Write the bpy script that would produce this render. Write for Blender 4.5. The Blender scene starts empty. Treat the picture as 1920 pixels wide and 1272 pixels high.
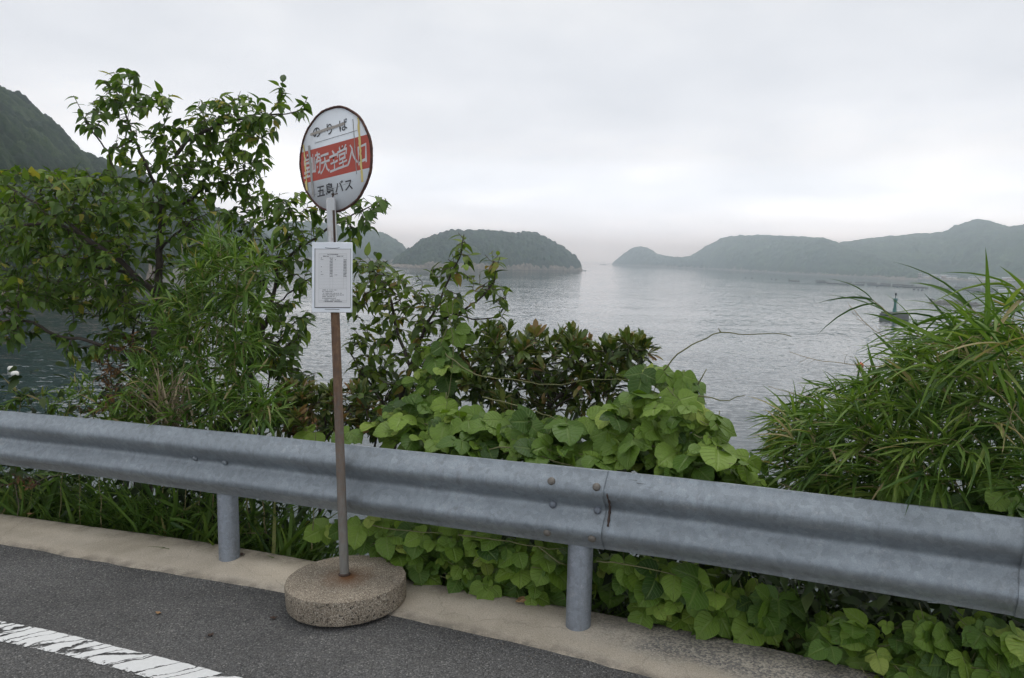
import bpy, math, random
import numpy as np
from mathutils import Vector, Matrix, Euler

# ------------------------------------------------------------------ camera, sky, sun, exposure
SC = bpy.context.scene
COL = SC.collection
CAM_H = 1.69
FPX = 1464.0
PITCH = math.radians(6.03)
ROLL = math.radians(2.0)
cam_data = bpy.data.cameras.new('camera')
cam_data.sensor_width = 36.0
cam_data.lens = 36.0 * FPX / 1920.0
cam_data.clip_start = 0.05
cam_data.clip_end = 60000
cam = bpy.data.objects.new('camera', cam_data)
COL.objects.link(cam)
CAM_R = Matrix.Rotation(math.pi / 2 - PITCH, 3, 'X') @ Matrix.Rotation(ROLL, 3, 'Z')
cam.matrix_world = Matrix.Translation((0, 0, CAM_H)) @ CAM_R.to_4x4()
SC.camera = cam
CR = np.array(CAM_R)

SUN_EL, SUN_AZ = math.radians(70), math.radians(25)      # azimuth from +Y towards +X
world = bpy.data.worlds.new('World')
SC.world = world
world.use_nodes = True
wt = world.node_tree
wt.nodes.clear()

def node(nt, kind, ins=None, **props):
    n = nt.nodes.new(kind)
    for k, v in props.items():
        setattr(n, k, v)
    for k, v in (ins or {}).items():
        s = n.inputs[k]
        if isinstance(v, bpy.types.NodeSocket):
            nt.links.new(v, s)
        else:
            s.default_value = v
    return n

def ramp(nt, fac, stops, interp='LINEAR'):
    n = node(nt, 'ShaderNodeValToRGB', {'Fac': fac})
    cr = n.color_ramp
    cr.interpolation = interp
    while len(cr.elements) < len(stops):
        cr.elements.new(0.5)
    for e, (p, c) in zip(cr.elements, stops):
        e.position = p
        if not isinstance(c, (tuple, list)):
            c = (c, c, c)
        e.color = (*c[:3], 1)
    return n.outputs['Color']

def math_(nt, op, a, b=0.0, clamp=False):
    n = node(nt, 'ShaderNodeMath', operation=op, use_clamp=clamp)
    for i, v in enumerate((a, b)):
        if isinstance(v, bpy.types.NodeSocket):
            nt.links.new(v, n.inputs[i])
        else:
            n.inputs[i].default_value = v
    return n.outputs[0]

def mixc(nt, fac, a, b, mode='MIX'):
    n = node(nt, 'ShaderNodeMix', data_type='RGBA', blend_type=mode)
    for s, v in ((n.inputs[0], fac), (n.inputs[6], a), (n.inputs[7], b)):
        if isinstance(v, bpy.types.NodeSocket):
            nt.links.new(v, s)
        elif s.type == 'RGBA':
            s.default_value = (*v[:3], 1)
        else:
            s.default_value = v
    return n.outputs[2]

# overcast sky: a Nishita sky behind a nearly closed layer of pale cloud
sky = node(wt, 'ShaderNodeTexSky', sky_type='NISHITA', sun_disc=False)
sky.sun_elevation = SUN_EL
sky.sun_rotation = SUN_AZ
bg_sky = node(wt, 'ShaderNodeBackground', {'Color': sky.outputs[0], 'Strength': 0.07})
tc = node(wt, 'ShaderNodeTexCoord')
sep = node(wt, 'ShaderNodeSeparateXYZ', {0: tc.outputs['Generated']})
zc = math_(wt, 'MAXIMUM', sep.outputs[2], 0.0)
den = math_(wt, 'ADD', zc, 0.16)
cu = math_(wt, 'DIVIDE', sep.outputs[0], den)
cv = math_(wt, 'DIVIDE', sep.outputs[1], den)
cvec = node(wt, 'ShaderNodeCombineXYZ', {0: cu, 1: cv, 2: 0.37})
cn1 = node(wt, 'ShaderNodeTexNoise', {'Vector': cvec.outputs[0], 'Scale': 0.75, 'Detail': 4.0, 'Roughness': 0.45, 'Distortion': 0.3})
cn2 = node(wt, 'ShaderNodeTexNoise', {'Vector': cvec.outputs[0], 'Scale': 2.3, 'Detail': 5.0, 'Roughness': 0.5})
cl = math_(wt, 'ADD', math_(wt, 'MULTIPLY', cn1.outputs['Fac'], 0.75), math_(wt, 'MULTIPLY', cn2.outputs['Fac'], 0.25))
shade = ramp(wt, cl, [(0.30, (0.68, 0.71, 0.765)), (0.50, (0.83, 0.855, 0.90)), (0.68, (1.04, 1.05, 1.06))])
hor = ramp(wt, zc, [(0.0, (3.15, 3.55, 3.95)), (0.05, (1.80, 1.93, 2.05)), (0.13, (1.24, 1.235, 1.23)), (0.30, (0.97, 0.97, 0.97)), (0.6, (1.0, 1.0, 1.0)), (1.0, (1.25, 1.25, 1.25))])
cloud = mixc(wt, 1.0, shade, hor, 'MULTIPLY')
bg_cl = node(wt, 'ShaderNodeBackground', {'Color': cloud, 'Strength': 1.0})
wmix = node(wt, 'ShaderNodeMixShader', {0: 0.93, 1: bg_sky.outputs[0], 2: bg_cl.outputs[0]})
node(wt, 'ShaderNodeOutputWorld', {0: wmix.outputs[0]})

sun_data = bpy.data.lights.new('sun', 'SUN')
sun_data.energy = 0.9
sun_data.angle = math.radians(25)
sun_data.color = (1.0, 0.97, 0.92)
sun = bpy.data.objects.new('sun', sun_data)
sd = Vector((math.sin(SUN_AZ) * math.cos(SUN_EL), math.cos(SUN_AZ) * math.cos(SUN_EL), math.sin(SUN_EL)))
sun.rotation_euler = sd.to_track_quat('Z', 'Y').to_euler()
sun.location = (0, 0, 60)
COL.objects.link(sun)

SC.view_settings.view_transform = 'Standard'
SC.view_settings.look = 'None'
SC.view_settings.exposure = 0.0
SC.view_settings.gamma = 1.0
SC.view_settings.use_curve_mapping = False
SC.render.engine = 'CYCLES'
SC.cycles.use_denoising = True
SC.cycles.volume_bounces = 12
SC.cycles.max_bounces = 16
SC.cycles.diffuse_bounces = 4
SC.cycles.glossy_bounces = 4
SC.cycles.transmission_bounces = 4
SC.cycles.caustics_reflective = False
SC.cycles.caustics_refractive = False
SC.render.film_transparent = False

# ------------------------------------------------------------------ where a pixel of the 1920x1272 photograph lies in the world
SEA = CAM_H - 12.0
CAMP = np.array([0, 0, CAM_H])

def ray(px, py):
    px, py = np.asarray(px, float), np.asarray(py, float)
    d = np.stack([(px - 960) / FPX, -(py - 636) / FPX, -np.ones_like(px)], -1)
    return d @ CR.T

def at(px, py, depth):
    return CAMP + ray(px, py) * np.asarray(depth, float)[..., None]

def onz(px, py, z):
    d = ray(px, py)
    return CAMP + d * ((z - CAM_H) / d[..., 2])[..., None]

SLOPE = 0.05                      # the road climbs to the right

def gz(P):
    return SLOPE * np.asarray(P)[..., 0]

def ong(px, py, h=0.0):
    """on the sloping road, h metres above it"""
    d = ray(px, py)
    return CAMP + d * ((h - CAM_H) / (d[..., 2] - SLOPE * d[..., 0]))[..., None]

UPG = np.array([-SLOPE, 0, 1.0]) / math.sqrt(1 + SLOPE * SLOPE)

def unit(v):
    v = np.asarray(v, float)
    return v / np.maximum(np.linalg.norm(v, axis=-1, keepdims=True), 1e-9)

# ------------------------------------------------------------------ objects
def tag(o, label=None, cat=None, group=None, kind=None):
    for k, v in (('label', label), ('category', cat), ('group', group), ('kind', kind)):
        if v:
            o[k] = v
    return o

def empty(name, loc, label, cat, group=None, rz=0.0):
    o = bpy.data.objects.new(name, None)
    o.empty_display_size = 0.1
    o.location = loc
    o.rotation_euler = (0, 0, rz)
    COL.objects.link(o)
    return tag(o, label, cat, group)

ORIGIN = {}

def mesh_obj(name, V, F, m, parent=None, smooth=False, attrs=None, local=False, mats=None, midx=None):
    """V in world coordinates unless local; F a list of tuples or an (n,k) int array (or a list of such arrays)"""
    V = np.asarray(V, float).reshape(-1, 3)
    off = np.zeros(3)
    p = parent
    while p is not None and not local:
        off = off + np.array(p.location)
        p = p.parent
    me = bpy.data.meshes.new(name)
    if isinstance(F, np.ndarray):
        F = [F]
    if len(F) and isinstance(F[0], np.ndarray):
        loops = np.concatenate([f.reshape(-1) for f in F]).astype(np.int32)
        tot = np.concatenate([np.full(len(f), f.shape[1]) for f in F]).astype(np.int32)
    else:
        loops = np.array([i for f in F for i in f], np.int32)
        tot = np.array([len(f) for f in F], np.int32)
    me.vertices.add(len(V))
    me.vertices.foreach_set('co', (V - off).astype(np.float32).ravel())
    me.loops.add(len(loops))
    me.loops.foreach_set('vertex_index', loops)
    me.polygons.add(len(tot))
    start = np.concatenate([[0], np.cumsum(tot)[:-1]]).astype(np.int32)
    me.polygons.foreach_set('loop_start', start)
    me.polygons.foreach_set('loop_total', tot)
    if smooth:
        me.polygons.foreach_set('use_smooth', np.ones(len(tot), bool))
    for k, v in (attrs or {}).items():
        a = me.attributes.new(k, 'FLOAT', 'POINT')
        a.data.foreach_set('value', np.asarray(v, np.float32))
    for mm in (mats or [m]):
        me.materials.append(mm)
    if midx is not None:
        me.polygons.foreach_set('material_index', np.asarray(midx, np.int32))
    me.update(calc_edges=True)
    me.validate()
    o = bpy.data.objects.new(name, me)
    COL.objects.link(o)
    if parent is not None:
        o.parent = parent
    return o

class MB:
    """collects shapes for one mesh"""
    def __init__(s):
        s.V, s.F, s.n = [], [], 0
    def add(s, V, F):
        V = np.asarray(V, float).reshape(-1, 3)
        s.V.append(V)
        s.F += [tuple(int(i) + s.n for i in f) for f in F]
        s.n += len(V)
    def box(s, c, size, X=(1, 0, 0), Y=(0, 1, 0), Z=(0, 0, 1), bev=0.0):
        X, Y, Z = (np.asarray(a, float) for a in (X, Y, Z))
        hx, hy, hz = (a / 2 for a in size)
        b = min(bev, hx * .9, hy * .9, hz * .9)
        if b <= 0:
            P = [(sx * hx, sy * hy, sz * hz) for sz in (-1, 1) for sx, sy in ((-1, -1), (1, -1), (1, 1), (-1, 1))]
            F = [(0, 3, 2, 1), (4, 5, 6, 7), (0, 1, 5, 4), (1, 2, 6, 5), (2, 3, 7, 6), (3, 0, 4, 7)]
        else:
            P, F = [], []
            rings = [(hx - b, hy - b, -hz), (hx, hy, -hz + b), (hx, hy, hz - b), (hx - b, hy - b, hz)]
            for rx, ry, z in rings:
                k = b * .99
                P += [(-rx + k * (rx == hx), -ry, z), (rx - k * (rx == hx), -ry, z), (rx, -ry + k * (rx == hx), z), (rx, ry - k * (rx == hx), z),
                      (rx - k * (rx == hx), ry, z), (-rx + k * (rx == hx), ry, z), (-rx, ry - k * (rx == hx), z), (-rx, -ry + k * (rx == hx), z)]
            for r in range(3):
                for i in range(8):
                    j = (i + 1) % 8
                    F.append((r * 8 + i, r * 8 + j, r * 8 + 8 + j, r * 8 + 8 + i))
            F.append(tuple(range(7, -1, -1)))
            F.append(tuple(range(24, 32)))
        c = np.asarray(c, float)
        s.add([c + X * p[0] + Y * p[1] + Z * p[2] for p in P], F)
    def tube(s, P, R, sides=8, cap=True):
        P = np.asarray(P, float)
        R = np.broadcast_to(np.asarray(R, float), (len(P),))
        T = np.gradient(P, axis=0)
        T = unit(T)
        ref = np.array([0, 0, 1.0]) if abs(T[0][2]) < .9 else np.array([1.0, 0, 0])
        a = np.linspace(0, 2 * np.pi, sides, endpoint=False)
        V = []
        X = unit(np.cross(ref, T[0]))
        for i in range(len(P)):
            X = unit(X - T[i] * np.dot(X, T[i]))
            Y = np.cross(T[i], X)
            V.append(P[i] + R[i] * (np.cos(a)[:, None] * X + np.sin(a)[:, None] * Y))
        F = []
        for i in range(len(P) - 1):
            for j in range(sides):
                k = (j + 1) % sides
                F.append((i * sides + j, i * sides + k, i * sides + sides + k, i * sides + sides + j))
        if cap:
            F.append(tuple(range(sides - 1, -1, -1)))
            F.append(tuple(range((len(P) - 1) * sides, len(P) * sides)))
        s.add(np.concatenate(V), F)
    def lathe(s, prof, c=(0, 0, 0), sides=32, X=(1, 0, 0), Y=(0, 1, 0), Z=(0, 0, 1), wob=None, cap=True):
        X, Y, Z, c = (np.asarray(v, float) for v in (X, Y, Z, c))
        a = np.linspace(0, 2 * np.pi, sides, endpoint=False)
        V, F = [], []
        for r, z in prof:
            rr = np.full(sides, r) if wob is None else wob(r, z, a)
            V.append(c + rr[:, None] * (np.cos(a)[:, None] * X + np.sin(a)[:, None] * Y) + z * Z)
        for i in range(len(prof) - 1):
            for j in range(sides):
                k = (j + 1) % sides
                F.append((i * sides + j, i * sides + k, i * sides + sides + k, i * sides + sides + j))
        if cap and prof[0][0] > 1e-6:
            F.append(tuple(range(sides - 1, -1, -1)))
        if cap and prof[-1][0] > 1e-6:
            F.append(tuple(range((len(prof) - 1) * sides, len(prof) * sides)))
        s.add(np.concatenate(V), F)
    def build(s, name, m, parent=None, smooth=False, **kw):
        return mesh_obj(name, np.concatenate(s.V), s.F, m, parent, smooth, **kw)

def shade_auto(o, deg=35):
    me = o.data
    me.polygons.foreach_set('use_smooth', np.ones(len(me.polygons), bool))
    me.set_sharp_from_angle(angle=math.radians(deg))
    return o

def polyline_resample(P, step):
    P = np.asarray(P, float)
    L = np.concatenate([[0], np.cumsum(np.linalg.norm(np.diff(P, axis=0), axis=1))])
    n = max(2, int(round(L[-1] / step)) + 1)
    t = np.linspace(0, L[-1], n)
    return np.stack([np.interp(t, L, P[:, k]) for k in range(P.shape[1])], -1)

def spline(P, step):
    """Catmull-Rom through the points, then evenly spaced"""
    P = np.asarray(P, float)
    Q = np.concatenate([[2 * P[0] - P[1]], P, [2 * P[-1] - P[-2]]])
    out = []
    for i in range(1, len(Q) - 2):
        for t in np.linspace(0, 1, 12, endpoint=False):
            a, b, c, d = Q[i - 1], Q[i], Q[i + 1], Q[i + 2]
            out.append(.5 * (2 * b + (c - a) * t + (2 * a - 5 * b + 4 * c - d) * t * t + (3 * b - a - 3 * c + d) * t ** 3))
    out.append(P[-1])
    return polyline_resample(np.array(out), step)

# numpy noises
def hash2(ix, iy, seed):
    h = np.sin(ix * 127.1 + iy * 311.7 + seed * 74.7) * 43758.5453
    return h - np.floor(h)

def vnoise(x, y, seed=0):
    ix, iy = np.floor(x), np.floor(y)
    fx, fy = x - ix, y - iy
    fx, fy = fx * fx * (3 - 2 * fx), fy * fy * (3 - 2 * fy)
    a, b = hash2(ix, iy, seed), hash2(ix + 1, iy, seed)
    c, d = hash2(ix, iy + 1, seed), hash2(ix + 1, iy + 1, seed)
    return (a * (1 - fx) + b * fx) * (1 - fy) + (c * (1 - fx) + d * fx) * fy

def fbm(x, y, seed=0, octs=4):
    s, a, t = 0, .5, 0
    for o in range(octs):
        s = s + a * vnoise(x * 2 ** o, y * 2 ** o, seed + o * 7)
        t += a
        a *= .5
    return s / t - .5

def crowns(x, y, cell, seed=0):
    """domes of tree crowns: (height 0..1, random value of the crown)"""
    gx, gy = np.floor(x / cell), np.floor(y / cell)
    best = np.full(x.shape, 0.0)
    val = np.zeros(x.shape)
    for dx in (-1, 0, 1):
        for dy in (-1, 0, 1):
            cx, cy = gx + dx, gy + dy
            px = (cx + .1 + .8 * hash2(cx, cy, seed)) * cell
            py = (cy + .1 + .8 * hash2(cx, cy, seed + 3)) * cell
            r = cell * (.42 + .36 * hash2(cx, cy, seed + 5))
            tall = .35 + .65 * hash2(cx, cy, seed + 9)
            d2 = ((x - px) ** 2 + (y - py) ** 2) / (r * r)
            h = tall * np.maximum(1 - d2, 0) ** .7
            m = h > best
            best = np.where(m, h, best)
            val = np.where(m, hash2(cx, cy, seed + 11), val)
    return best, val

# ------------------------------------------------------------------ materials
def material(name):
    m = bpy.data.materials.new(name)
    m.use_nodes = True
    nt = m.node_tree
    nt.nodes.clear()
    out = node(nt, 'ShaderNodeOutputMaterial')
    return m, nt, out

def principled(nt, out, **ins):
    ren = {'base': 'Base Color', 'rough': 'Roughness', 'metal': 'Metallic', 'normal': 'Normal', 'spec': 'Specular IOR Level'}
    p = node(nt, 'ShaderNodeBsdfPrincipled')
    for k, v in ins.items():
        s = p.inputs[ren.get(k, k)]
        if isinstance(v, bpy.types.NodeSocket):
            nt.links.new(v, s)
        else:
            s.default_value = (*v[:3], 1) if isinstance(v, (tuple, list)) else v
    nt.links.new(p.outputs[0], out.inputs[0])
    return p

def pos(nt, scale=(1, 1, 1), obj=False):
    v = node(nt, 'ShaderNodeTexCoord').outputs['Object'] if obj else node(nt, 'ShaderNodeNewGeometry').outputs['Position']
    return node(nt, 'ShaderNodeMapping', {'Vector': v, 'Scale': scale}).outputs[0]

def noise(nt, v, scale, detail=4.0, rough=.55, dist=0.0):
    return node(nt, 'ShaderNodeTexNoise', {'Vector': v, 'Scale': scale, 'Detail': detail, 'Roughness': rough, 'Distortion': dist}).outputs['Fac']

def voro(nt, v, scale, feature='F1', out='Distance'):
    return node(nt, 'ShaderNodeTexVoronoi', {'Vector': v, 'Scale': scale}, feature=feature).outputs[out]

def bump(nt, h, strength=.3, dist=.01):
    return node(nt, 'ShaderNodeBump', {'Height': h, 'Strength': strength, 'Distance': dist}).outputs[0]

def plain(name, col, rough=.6, metal=0.0, var=.15, scale=12.0):
    m, nt, out = material(name)
    n = noise(nt, pos(nt), scale)
    c = mixc(nt, n, tuple(c * (1 - var) for c in col), tuple(min(1, c * (1 + var)) for c in col))
    principled(nt, out, base=c, rough=rough, metal=metal)
    return m

M = {}
def build_materials():
    # asphalt
    m, nt, out = material('asphalt')
    p = pos(nt)
    st = node(nt, 'ShaderNodeTexVoronoi', {'Vector': p, 'Scale': 150.0})
    sv = node(nt, 'ShaderNodeSeparateColor', {0: st.outputs['Color']}).outputs[0]
    c = ramp(nt, sv, [(0.0, (.074, .073, .071)), (.5, (.114, .112, .109)), (.85, (.150, .147, .142)), (.97, (.21, .205, .195)), (1, (.30, .29, .27))])
    gap = ramp(nt, st.outputs['Distance'], [(.0, 1.0), (.45, .95), (.8, .45)])
    c = mixc(nt, 1.0, c, gap, 'MULTIPLY')
    big = noise(nt, p, 1.6, 5)
    c = mixc(nt, 1.0, c, ramp(nt, big, [(.3, .78), (.7, 1.2)]), 'MULTIPLY')
    big2 = noise(nt, pos(nt, (1, 2.2, 1)), .55, 5, .65)
    c = mixc(nt, 1.0, c, ramp(nt, big2, [(.35, .80), (.5, 1.0), (.65, 1.16)]), 'MULTIPLY')
    dust = noise(nt, p, 22, 4)
    c = mixc(nt, ramp(nt, dust, [(.52, 0), (.8, .30)]), c, (.13, .12, .105))
    hgt = math_(nt, 'SUBTRACT', 1.0, st.outputs['Distance'])
    principled(nt, out, base=c, rough=.85, spec=.35, normal=bump(nt, hgt, .9, .005))
    M['asphalt'] = m

    # concrete kerb: sandy in-fill with aggregate showing where it is worn
    m, nt, out = material('kerb_concrete')
    p = pos(nt)
    n1, n2 = noise(nt, p, 1.7, 5), noise(nt, p, 9, 5)
    c = ramp(nt, math_(nt, 'ADD', math_(nt, 'MULTIPLY', n1, .7), math_(nt, 'MULTIPLY', n2, .3)),
             [(.3, (.40, .345, .265)), (.5, (.50, .435, .345)), (.7, (.60, .53, .435))])
    ag = node(nt, 'ShaderNodeTexVoronoi', {'Vector': p, 'Scale': 110.0})
    av = node(nt, 'ShaderNodeSeparateColor', {0: ag.outputs['Color']}).outputs[0]
    agc = ramp(nt, av, [(.0, (.10, .10, .105)), (.35, (.19, .185, .175)), (.6, (.33, .30, .25)), (1, (.46, .42, .35))])
    sx = node(nt, 'ShaderNodeSeparateXYZ', {0: node(nt, 'ShaderNodeNewGeometry').outputs['Position']})
    wear = math_(nt, 'ADD', math_(nt, 'MULTIPLY', math_(nt, 'ADD', sx.outputs[0], math_(nt, 'MULTIPLY', noise(nt, p, 3.0, 4), .9)), 1.0), -0.72)
    at_ = node(nt, 'ShaderNodeAttribute', attribute_name='across')
    wear = math_(nt, 'MULTIPLY', ramp(nt, wear, [(.0, 0.0), (.35, 1.0)]), ramp(nt, math_(nt, 'ADD', at_.outputs['Fac'], math_(nt, 'MULTIPLY', n2, .3)), [(.38, 0.0), (.6, 1.0)]))
    c = mixc(nt, math_(nt, 'MULTIPLY', wear, .85), c, agc)
    # fine grit everywhere, coarser along the back edge
    gr = noise(nt, p, 230, 3)
    c = mixc(nt, 1.0, c, ramp(nt, gr, [(.3, .72), (.5, 1.0), (.72, 1.25)]), 'MULTIPLY')
    moss = math_(nt, 'MULTIPLY', ramp(nt, at_.outputs['Fac'], [(.62, 0.0), (.97, 1.0)]), ramp(nt, noise(nt, p, 7, 6, .7), [(.45, 0.0), (.62, .75)]))
    c = mixc(nt, moss, c, (.085, .08, .06))
    fr = math_(nt, 'MULTIPLY', ramp(nt, at_.outputs['Fac'], [(.0, 1.0), (.16, 0.0)]), ramp(nt, noise(nt, p, 11, 6, .7), [(.42, 0.0), (.6, .6)]))
    c = mixc(nt, fr, c, (.12, .11, .095))
    crk = node(nt, 'ShaderNodeTexVoronoi', {'Vector': node(nt, 'ShaderNodeVectorMath', {0: p, 1: node(nt, 'ShaderNodeVectorMath', {0: node(nt, 'ShaderNodeTexNoise', {'Vector': p, 'Scale': 9.0, 'Detail': 5.0}).outputs['Color'], 1: (.12, .12, .12)}, operation='MULTIPLY').outputs[0]}, operation='ADD').outputs[0], 'Scale': 1.15}, feature='DISTANCE_TO_EDGE').outputs[0]
    c = mixc(nt, ramp(nt, crk, [(.0015, .28), (.004, 0.0)]), c, (.13, .11, .09))
    edge = ramp(nt, at_.outputs['Fac'], [(.0, .78), (.12, 1.0), (.55, 1.0), (.75, .86), (1, .8)])
    c = mixc(nt, 1.0, c, edge, 'MULTIPLY')
    principled(nt, out, base=c, rough=.9, spec=.25, normal=bump(nt, math_(nt, 'ADD', gr, math_(nt, 'MULTIPLY', ag.outputs['Distance'], -.6)), .5, .004))
    M['kerb'] = m

    # white road paint, cracked across and worn along its lower edge
    m, nt, out = material('road_paint')
    p = pos(nt)
    u = node(nt, 'ShaderNodeAttribute', attribute_name='along').outputs['Fac']
    w = node(nt, 'ShaderNodeAttribute', attribute_name='across').outputs['Fac']
    wob = noise(nt, p, 5, 4)
    wob2 = noise(nt, p, 26, 4)
    cvx = node(nt, 'ShaderNodeCombineXYZ', {0: math_(nt, 'ADD', math_(nt, 'MULTIPLY', u, 9.5), math_(nt, 'ADD', math_(nt, 'MULTIPLY', w, -.9), math_(nt, 'ADD', math_(nt, 'MULTIPLY', wob, 1.3), math_(nt, 'MULTIPLY', wob2, .4)))), 1: math_(nt, 'MULTIPLY', w, .25), 2: 0.0})
    cr = node(nt, 'ShaderNodeTexVoronoi', {'Vector': cvx.outputs[0], 'Scale': 1.0}, feature='DISTANCE_TO_EDGE').outputs[0]
    crack = ramp(nt, math_(nt, 'SUBTRACT', cr, math_(nt, 'MULTIPLY', math_(nt, 'SUBTRACT', wob2, .45), .09)), [(.012, 1.0), (.030, 0.0)])
    chips = math_(nt, 'ADD', noise(nt, p, 42, 6, .7), math_(nt, 'MULTIPLY', ramp(nt, w, [(0, .22), (.28, .02), (.85, 0.0), (1, .05)]), 1.0))
    chip = ramp(nt, chips, [(.69, 0.0), (.73, 1.0)])
    edge = ramp(nt, math_(nt, 'ADD', math_(nt, 'ABSOLUTE', math_(nt, 'SUBTRACT', w, .5)), math_(nt, 'MULTIPLY', math_(nt, 'SUBTRACT', wob2, .5), .10)), [(.45, 0.0), (.47, 1.0)])
    bare = math_(nt, 'MAXIMUM', math_(nt, 'MAXIMUM', crack, chip), edge)
    pc = mixc(nt, noise(nt, p, 60, 4), (.60, .60, .585), (.78, .78, .765))
    pb = node(nt, 'ShaderNodeBsdfPrincipled', {'Base Color': pc, 'Roughness': .7, 'Normal': bump(nt, noise(nt, p, 160, 3), .4, .003)})
    tr = node(nt, 'ShaderNodeBsdfTransparent')
    ms = node(nt, 'ShaderNodeMixShader', {0: bare, 1: pb.outputs[0], 2: tr.outputs[0]})
    nt.links.new(ms.outputs[0], out.inputs[0])
    M['paint'] = m

    # galvanised steel
    def galv(name, base, metal=.55, spangle=26.0):
        m, nt, out = material(name)
        p = pos(nt)
        pw = node(nt, 'ShaderNodeVectorMath', {0: p, 1: node(nt, 'ShaderNodeTexNoise', {'Vector': p, 'Scale': 14.0, 'Detail': 4.0}).outputs['Color']}, operation='ADD')
        wv = node(nt, 'ShaderNodeMix', {0: .06}, data_type='VECTOR')
        nt.links.new(p, wv.inputs[4]); nt.links.new(pw.outputs[0], wv.inputs[5])
        v = node(nt, 'ShaderNodeTexVoronoi', {'Vector': wv.outputs[1], 'Scale': spangle})
        sv = node(nt, 'ShaderNodeSeparateColor', {0: v.outputs['Color']}).outputs[0]
        big = noise(nt, p, 3.2, 6, .6)
        mid = noise(nt, p, 16, 5, .65)
        fine = noise(nt, p, 240, 2)
        k = math_(nt, 'ADD', math_(nt, 'MULTIPLY', sv, .20), math_(nt, 'ADD', math_(nt, 'MULTIPLY', mid, .36), math_(nt, 'MULTIPLY', big, .52)))
        c = ramp(nt, k, [(.30, tuple(b * .74 for b in base)), (.54, base), (.78, tuple(b * 1.30 for b in base))])
        c = mixc(nt, 1.0, c, ramp(nt, fine, [(.3, .88), (.7, 1.1)]), 'MULTIPLY')
        # long dark drag marks and dull white bloom
        sx = node(nt, 'ShaderNodeMapping', {'Vector': p, 'Scale': (2.2, 2.2, 60)}).outputs[0]
        scr = noise(nt, sx, 1.0, 3, .5)
        c = mixc(nt, ramp(nt, scr, [(.66, 0.0), (.76, .22)]), c, (.12, .13, .15))
        bl = noise(nt, p, 30, 6, .7)
        c = mixc(nt, ramp(nt, math_(nt, 'MULTIPLY', bl, math_(nt, 'ADD', big, .45)), [(.55, 0.0), (.75, .35)]), c, (.50, .50, .50))
        st = noise(nt, pos(nt, (9, 9, .9)), 3.0, 5, .65)
        c = mixc(nt, ramp(nt, st, [(.55, 0.0), (.78, .45)]), c, (.115, .11, .105))
        r = ramp(nt, mid, [(.3, .42), (.7, .58)])
        principled(nt, out, base=c, rough=r, metal=metal, normal=bump(nt, mid, .08, .01))
        return m
    M['galv'] = galv('galvanised_beam', (.252, .282, .306), .42, 44.0)
    M['galv_post'] = galv('galvanised_post', (.215, .235, .262), .35, 60)
    M['bolt'] = plain('weathered_bolt', (.16, .145, .125), .65, .3, .3, 60)
    M['bolt_grey'] = plain('grey_bolt', (.17, .19, .22), .55, .4, .2, 60)
    M['rust'] = plain('seam_rust', (.065, .042, .032), .9, 0, .4, 60)

    # exposed aggregate disc
    m, nt, out = material('base_concrete')
    p = pos(nt, obj=True)
    ag = node(nt, 'ShaderNodeTexVoronoi', {'Vector': p, 'Scale': 300.0})
    av = node(nt, 'ShaderNodeSeparateColor', {0: ag.outputs['Color']}).outputs[0]
    c = ramp(nt, av, [(.0, (.12, .10, .08)), (.3, (.20, .165, .125)), (.6, (.27, .225, .17)), (.9, (.37, .32, .25)), (1, (.55, .5, .42))])
    c = mixc(nt, 1.0, c, ramp(nt, noise(nt, p, 6, 5), [(.3, .82), (.7, 1.16)]), 'MULTIPLY')
    sp = node(nt, 'ShaderNodeSeparateXYZ', {0: p})
    rr = math_(nt, 'SQRT', math_(nt, 'ADD', math_(nt, 'POWER', sp.outputs[0], 2.0), math_(nt, 'POWER', math_(nt, 'ADD', sp.outputs[1], 0.0), 2.0)))
    stain = ramp(nt, math_(nt, 'ADD', rr, math_(nt, 'MULTIPLY', math_(nt, 'SUBTRACT', noise(nt, p, 14, 4), .5), .12)), [(.02, .95), (.06, .5), (.15, 0.0)])
    c = mixc(nt, stain, c, (.16, .075, .033))
    pits = ramp(nt, noise(nt, p, 85, 3, .6), [(.60, 0.0), (.64, 1.0)])
    geo = node(nt, 'ShaderNodeNewGeometry')
    side = ramp(nt, node(nt, 'ShaderNodeSeparateXYZ', {0: geo.outputs['Normal']}).outputs[2], [(.3, 1.0), (.6, .0)])
    pit = math_(nt, 'MULTIPLY', pits, side)
    c = mixc(nt, pit, c, (.035, .03, .026))
    h = math_(nt, 'SUBTRACT', math_(nt, 'MULTIPLY', ag.outputs['Distance'], -.5), math_(nt, 'MULTIPLY', pit, 1.5))
    principled(nt, out, base=c, rough=.92, spec=.2, normal=bump(nt, h, .7, .004))
    M['base'] = m

    # sign pole: rust high up, dull grey low down
    m, nt, out = material('sign_pole')
    g = node(nt, 'ShaderNodeNewGeometry')
    z = node(nt, 'ShaderNodeSeparateXYZ', {0: g.outputs['Position']}).outputs[2]
    p = pos(nt)
    st = noise(nt, pos(nt, (1, 1, .12)), 90, 4)
    nz = noise(nt, p, 30, 5, .7)
    t = ramp(nt, math_(nt, 'ADD', math_(nt, 'MULTIPLY', z, .6), math_(nt, 'MULTIPLY', math_(nt, 'SUBTRACT', nz, .5), .7)), [(.12, 0.0), (.62, .85), (.9, 1.0)])
    grey = mixc(nt, st, (.13, .125, .11), (.23, .22, .20))
    rust = ramp(nt, math_(nt, 'ADD', math_(nt, 'MULTIPLY', nz, .6), math_(nt, 'MULTIPLY', st, .4)), [(.3, (.062, .034, .020)), (.5, (.125, .064, .033)), (.7, (.22, .135, .075))])
    principled(nt, out, base=mixc(nt, t, grey, rust), rough=.75, metal=.1, normal=bump(nt, nz, .25, .004))
    M['pole'] = m

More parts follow.
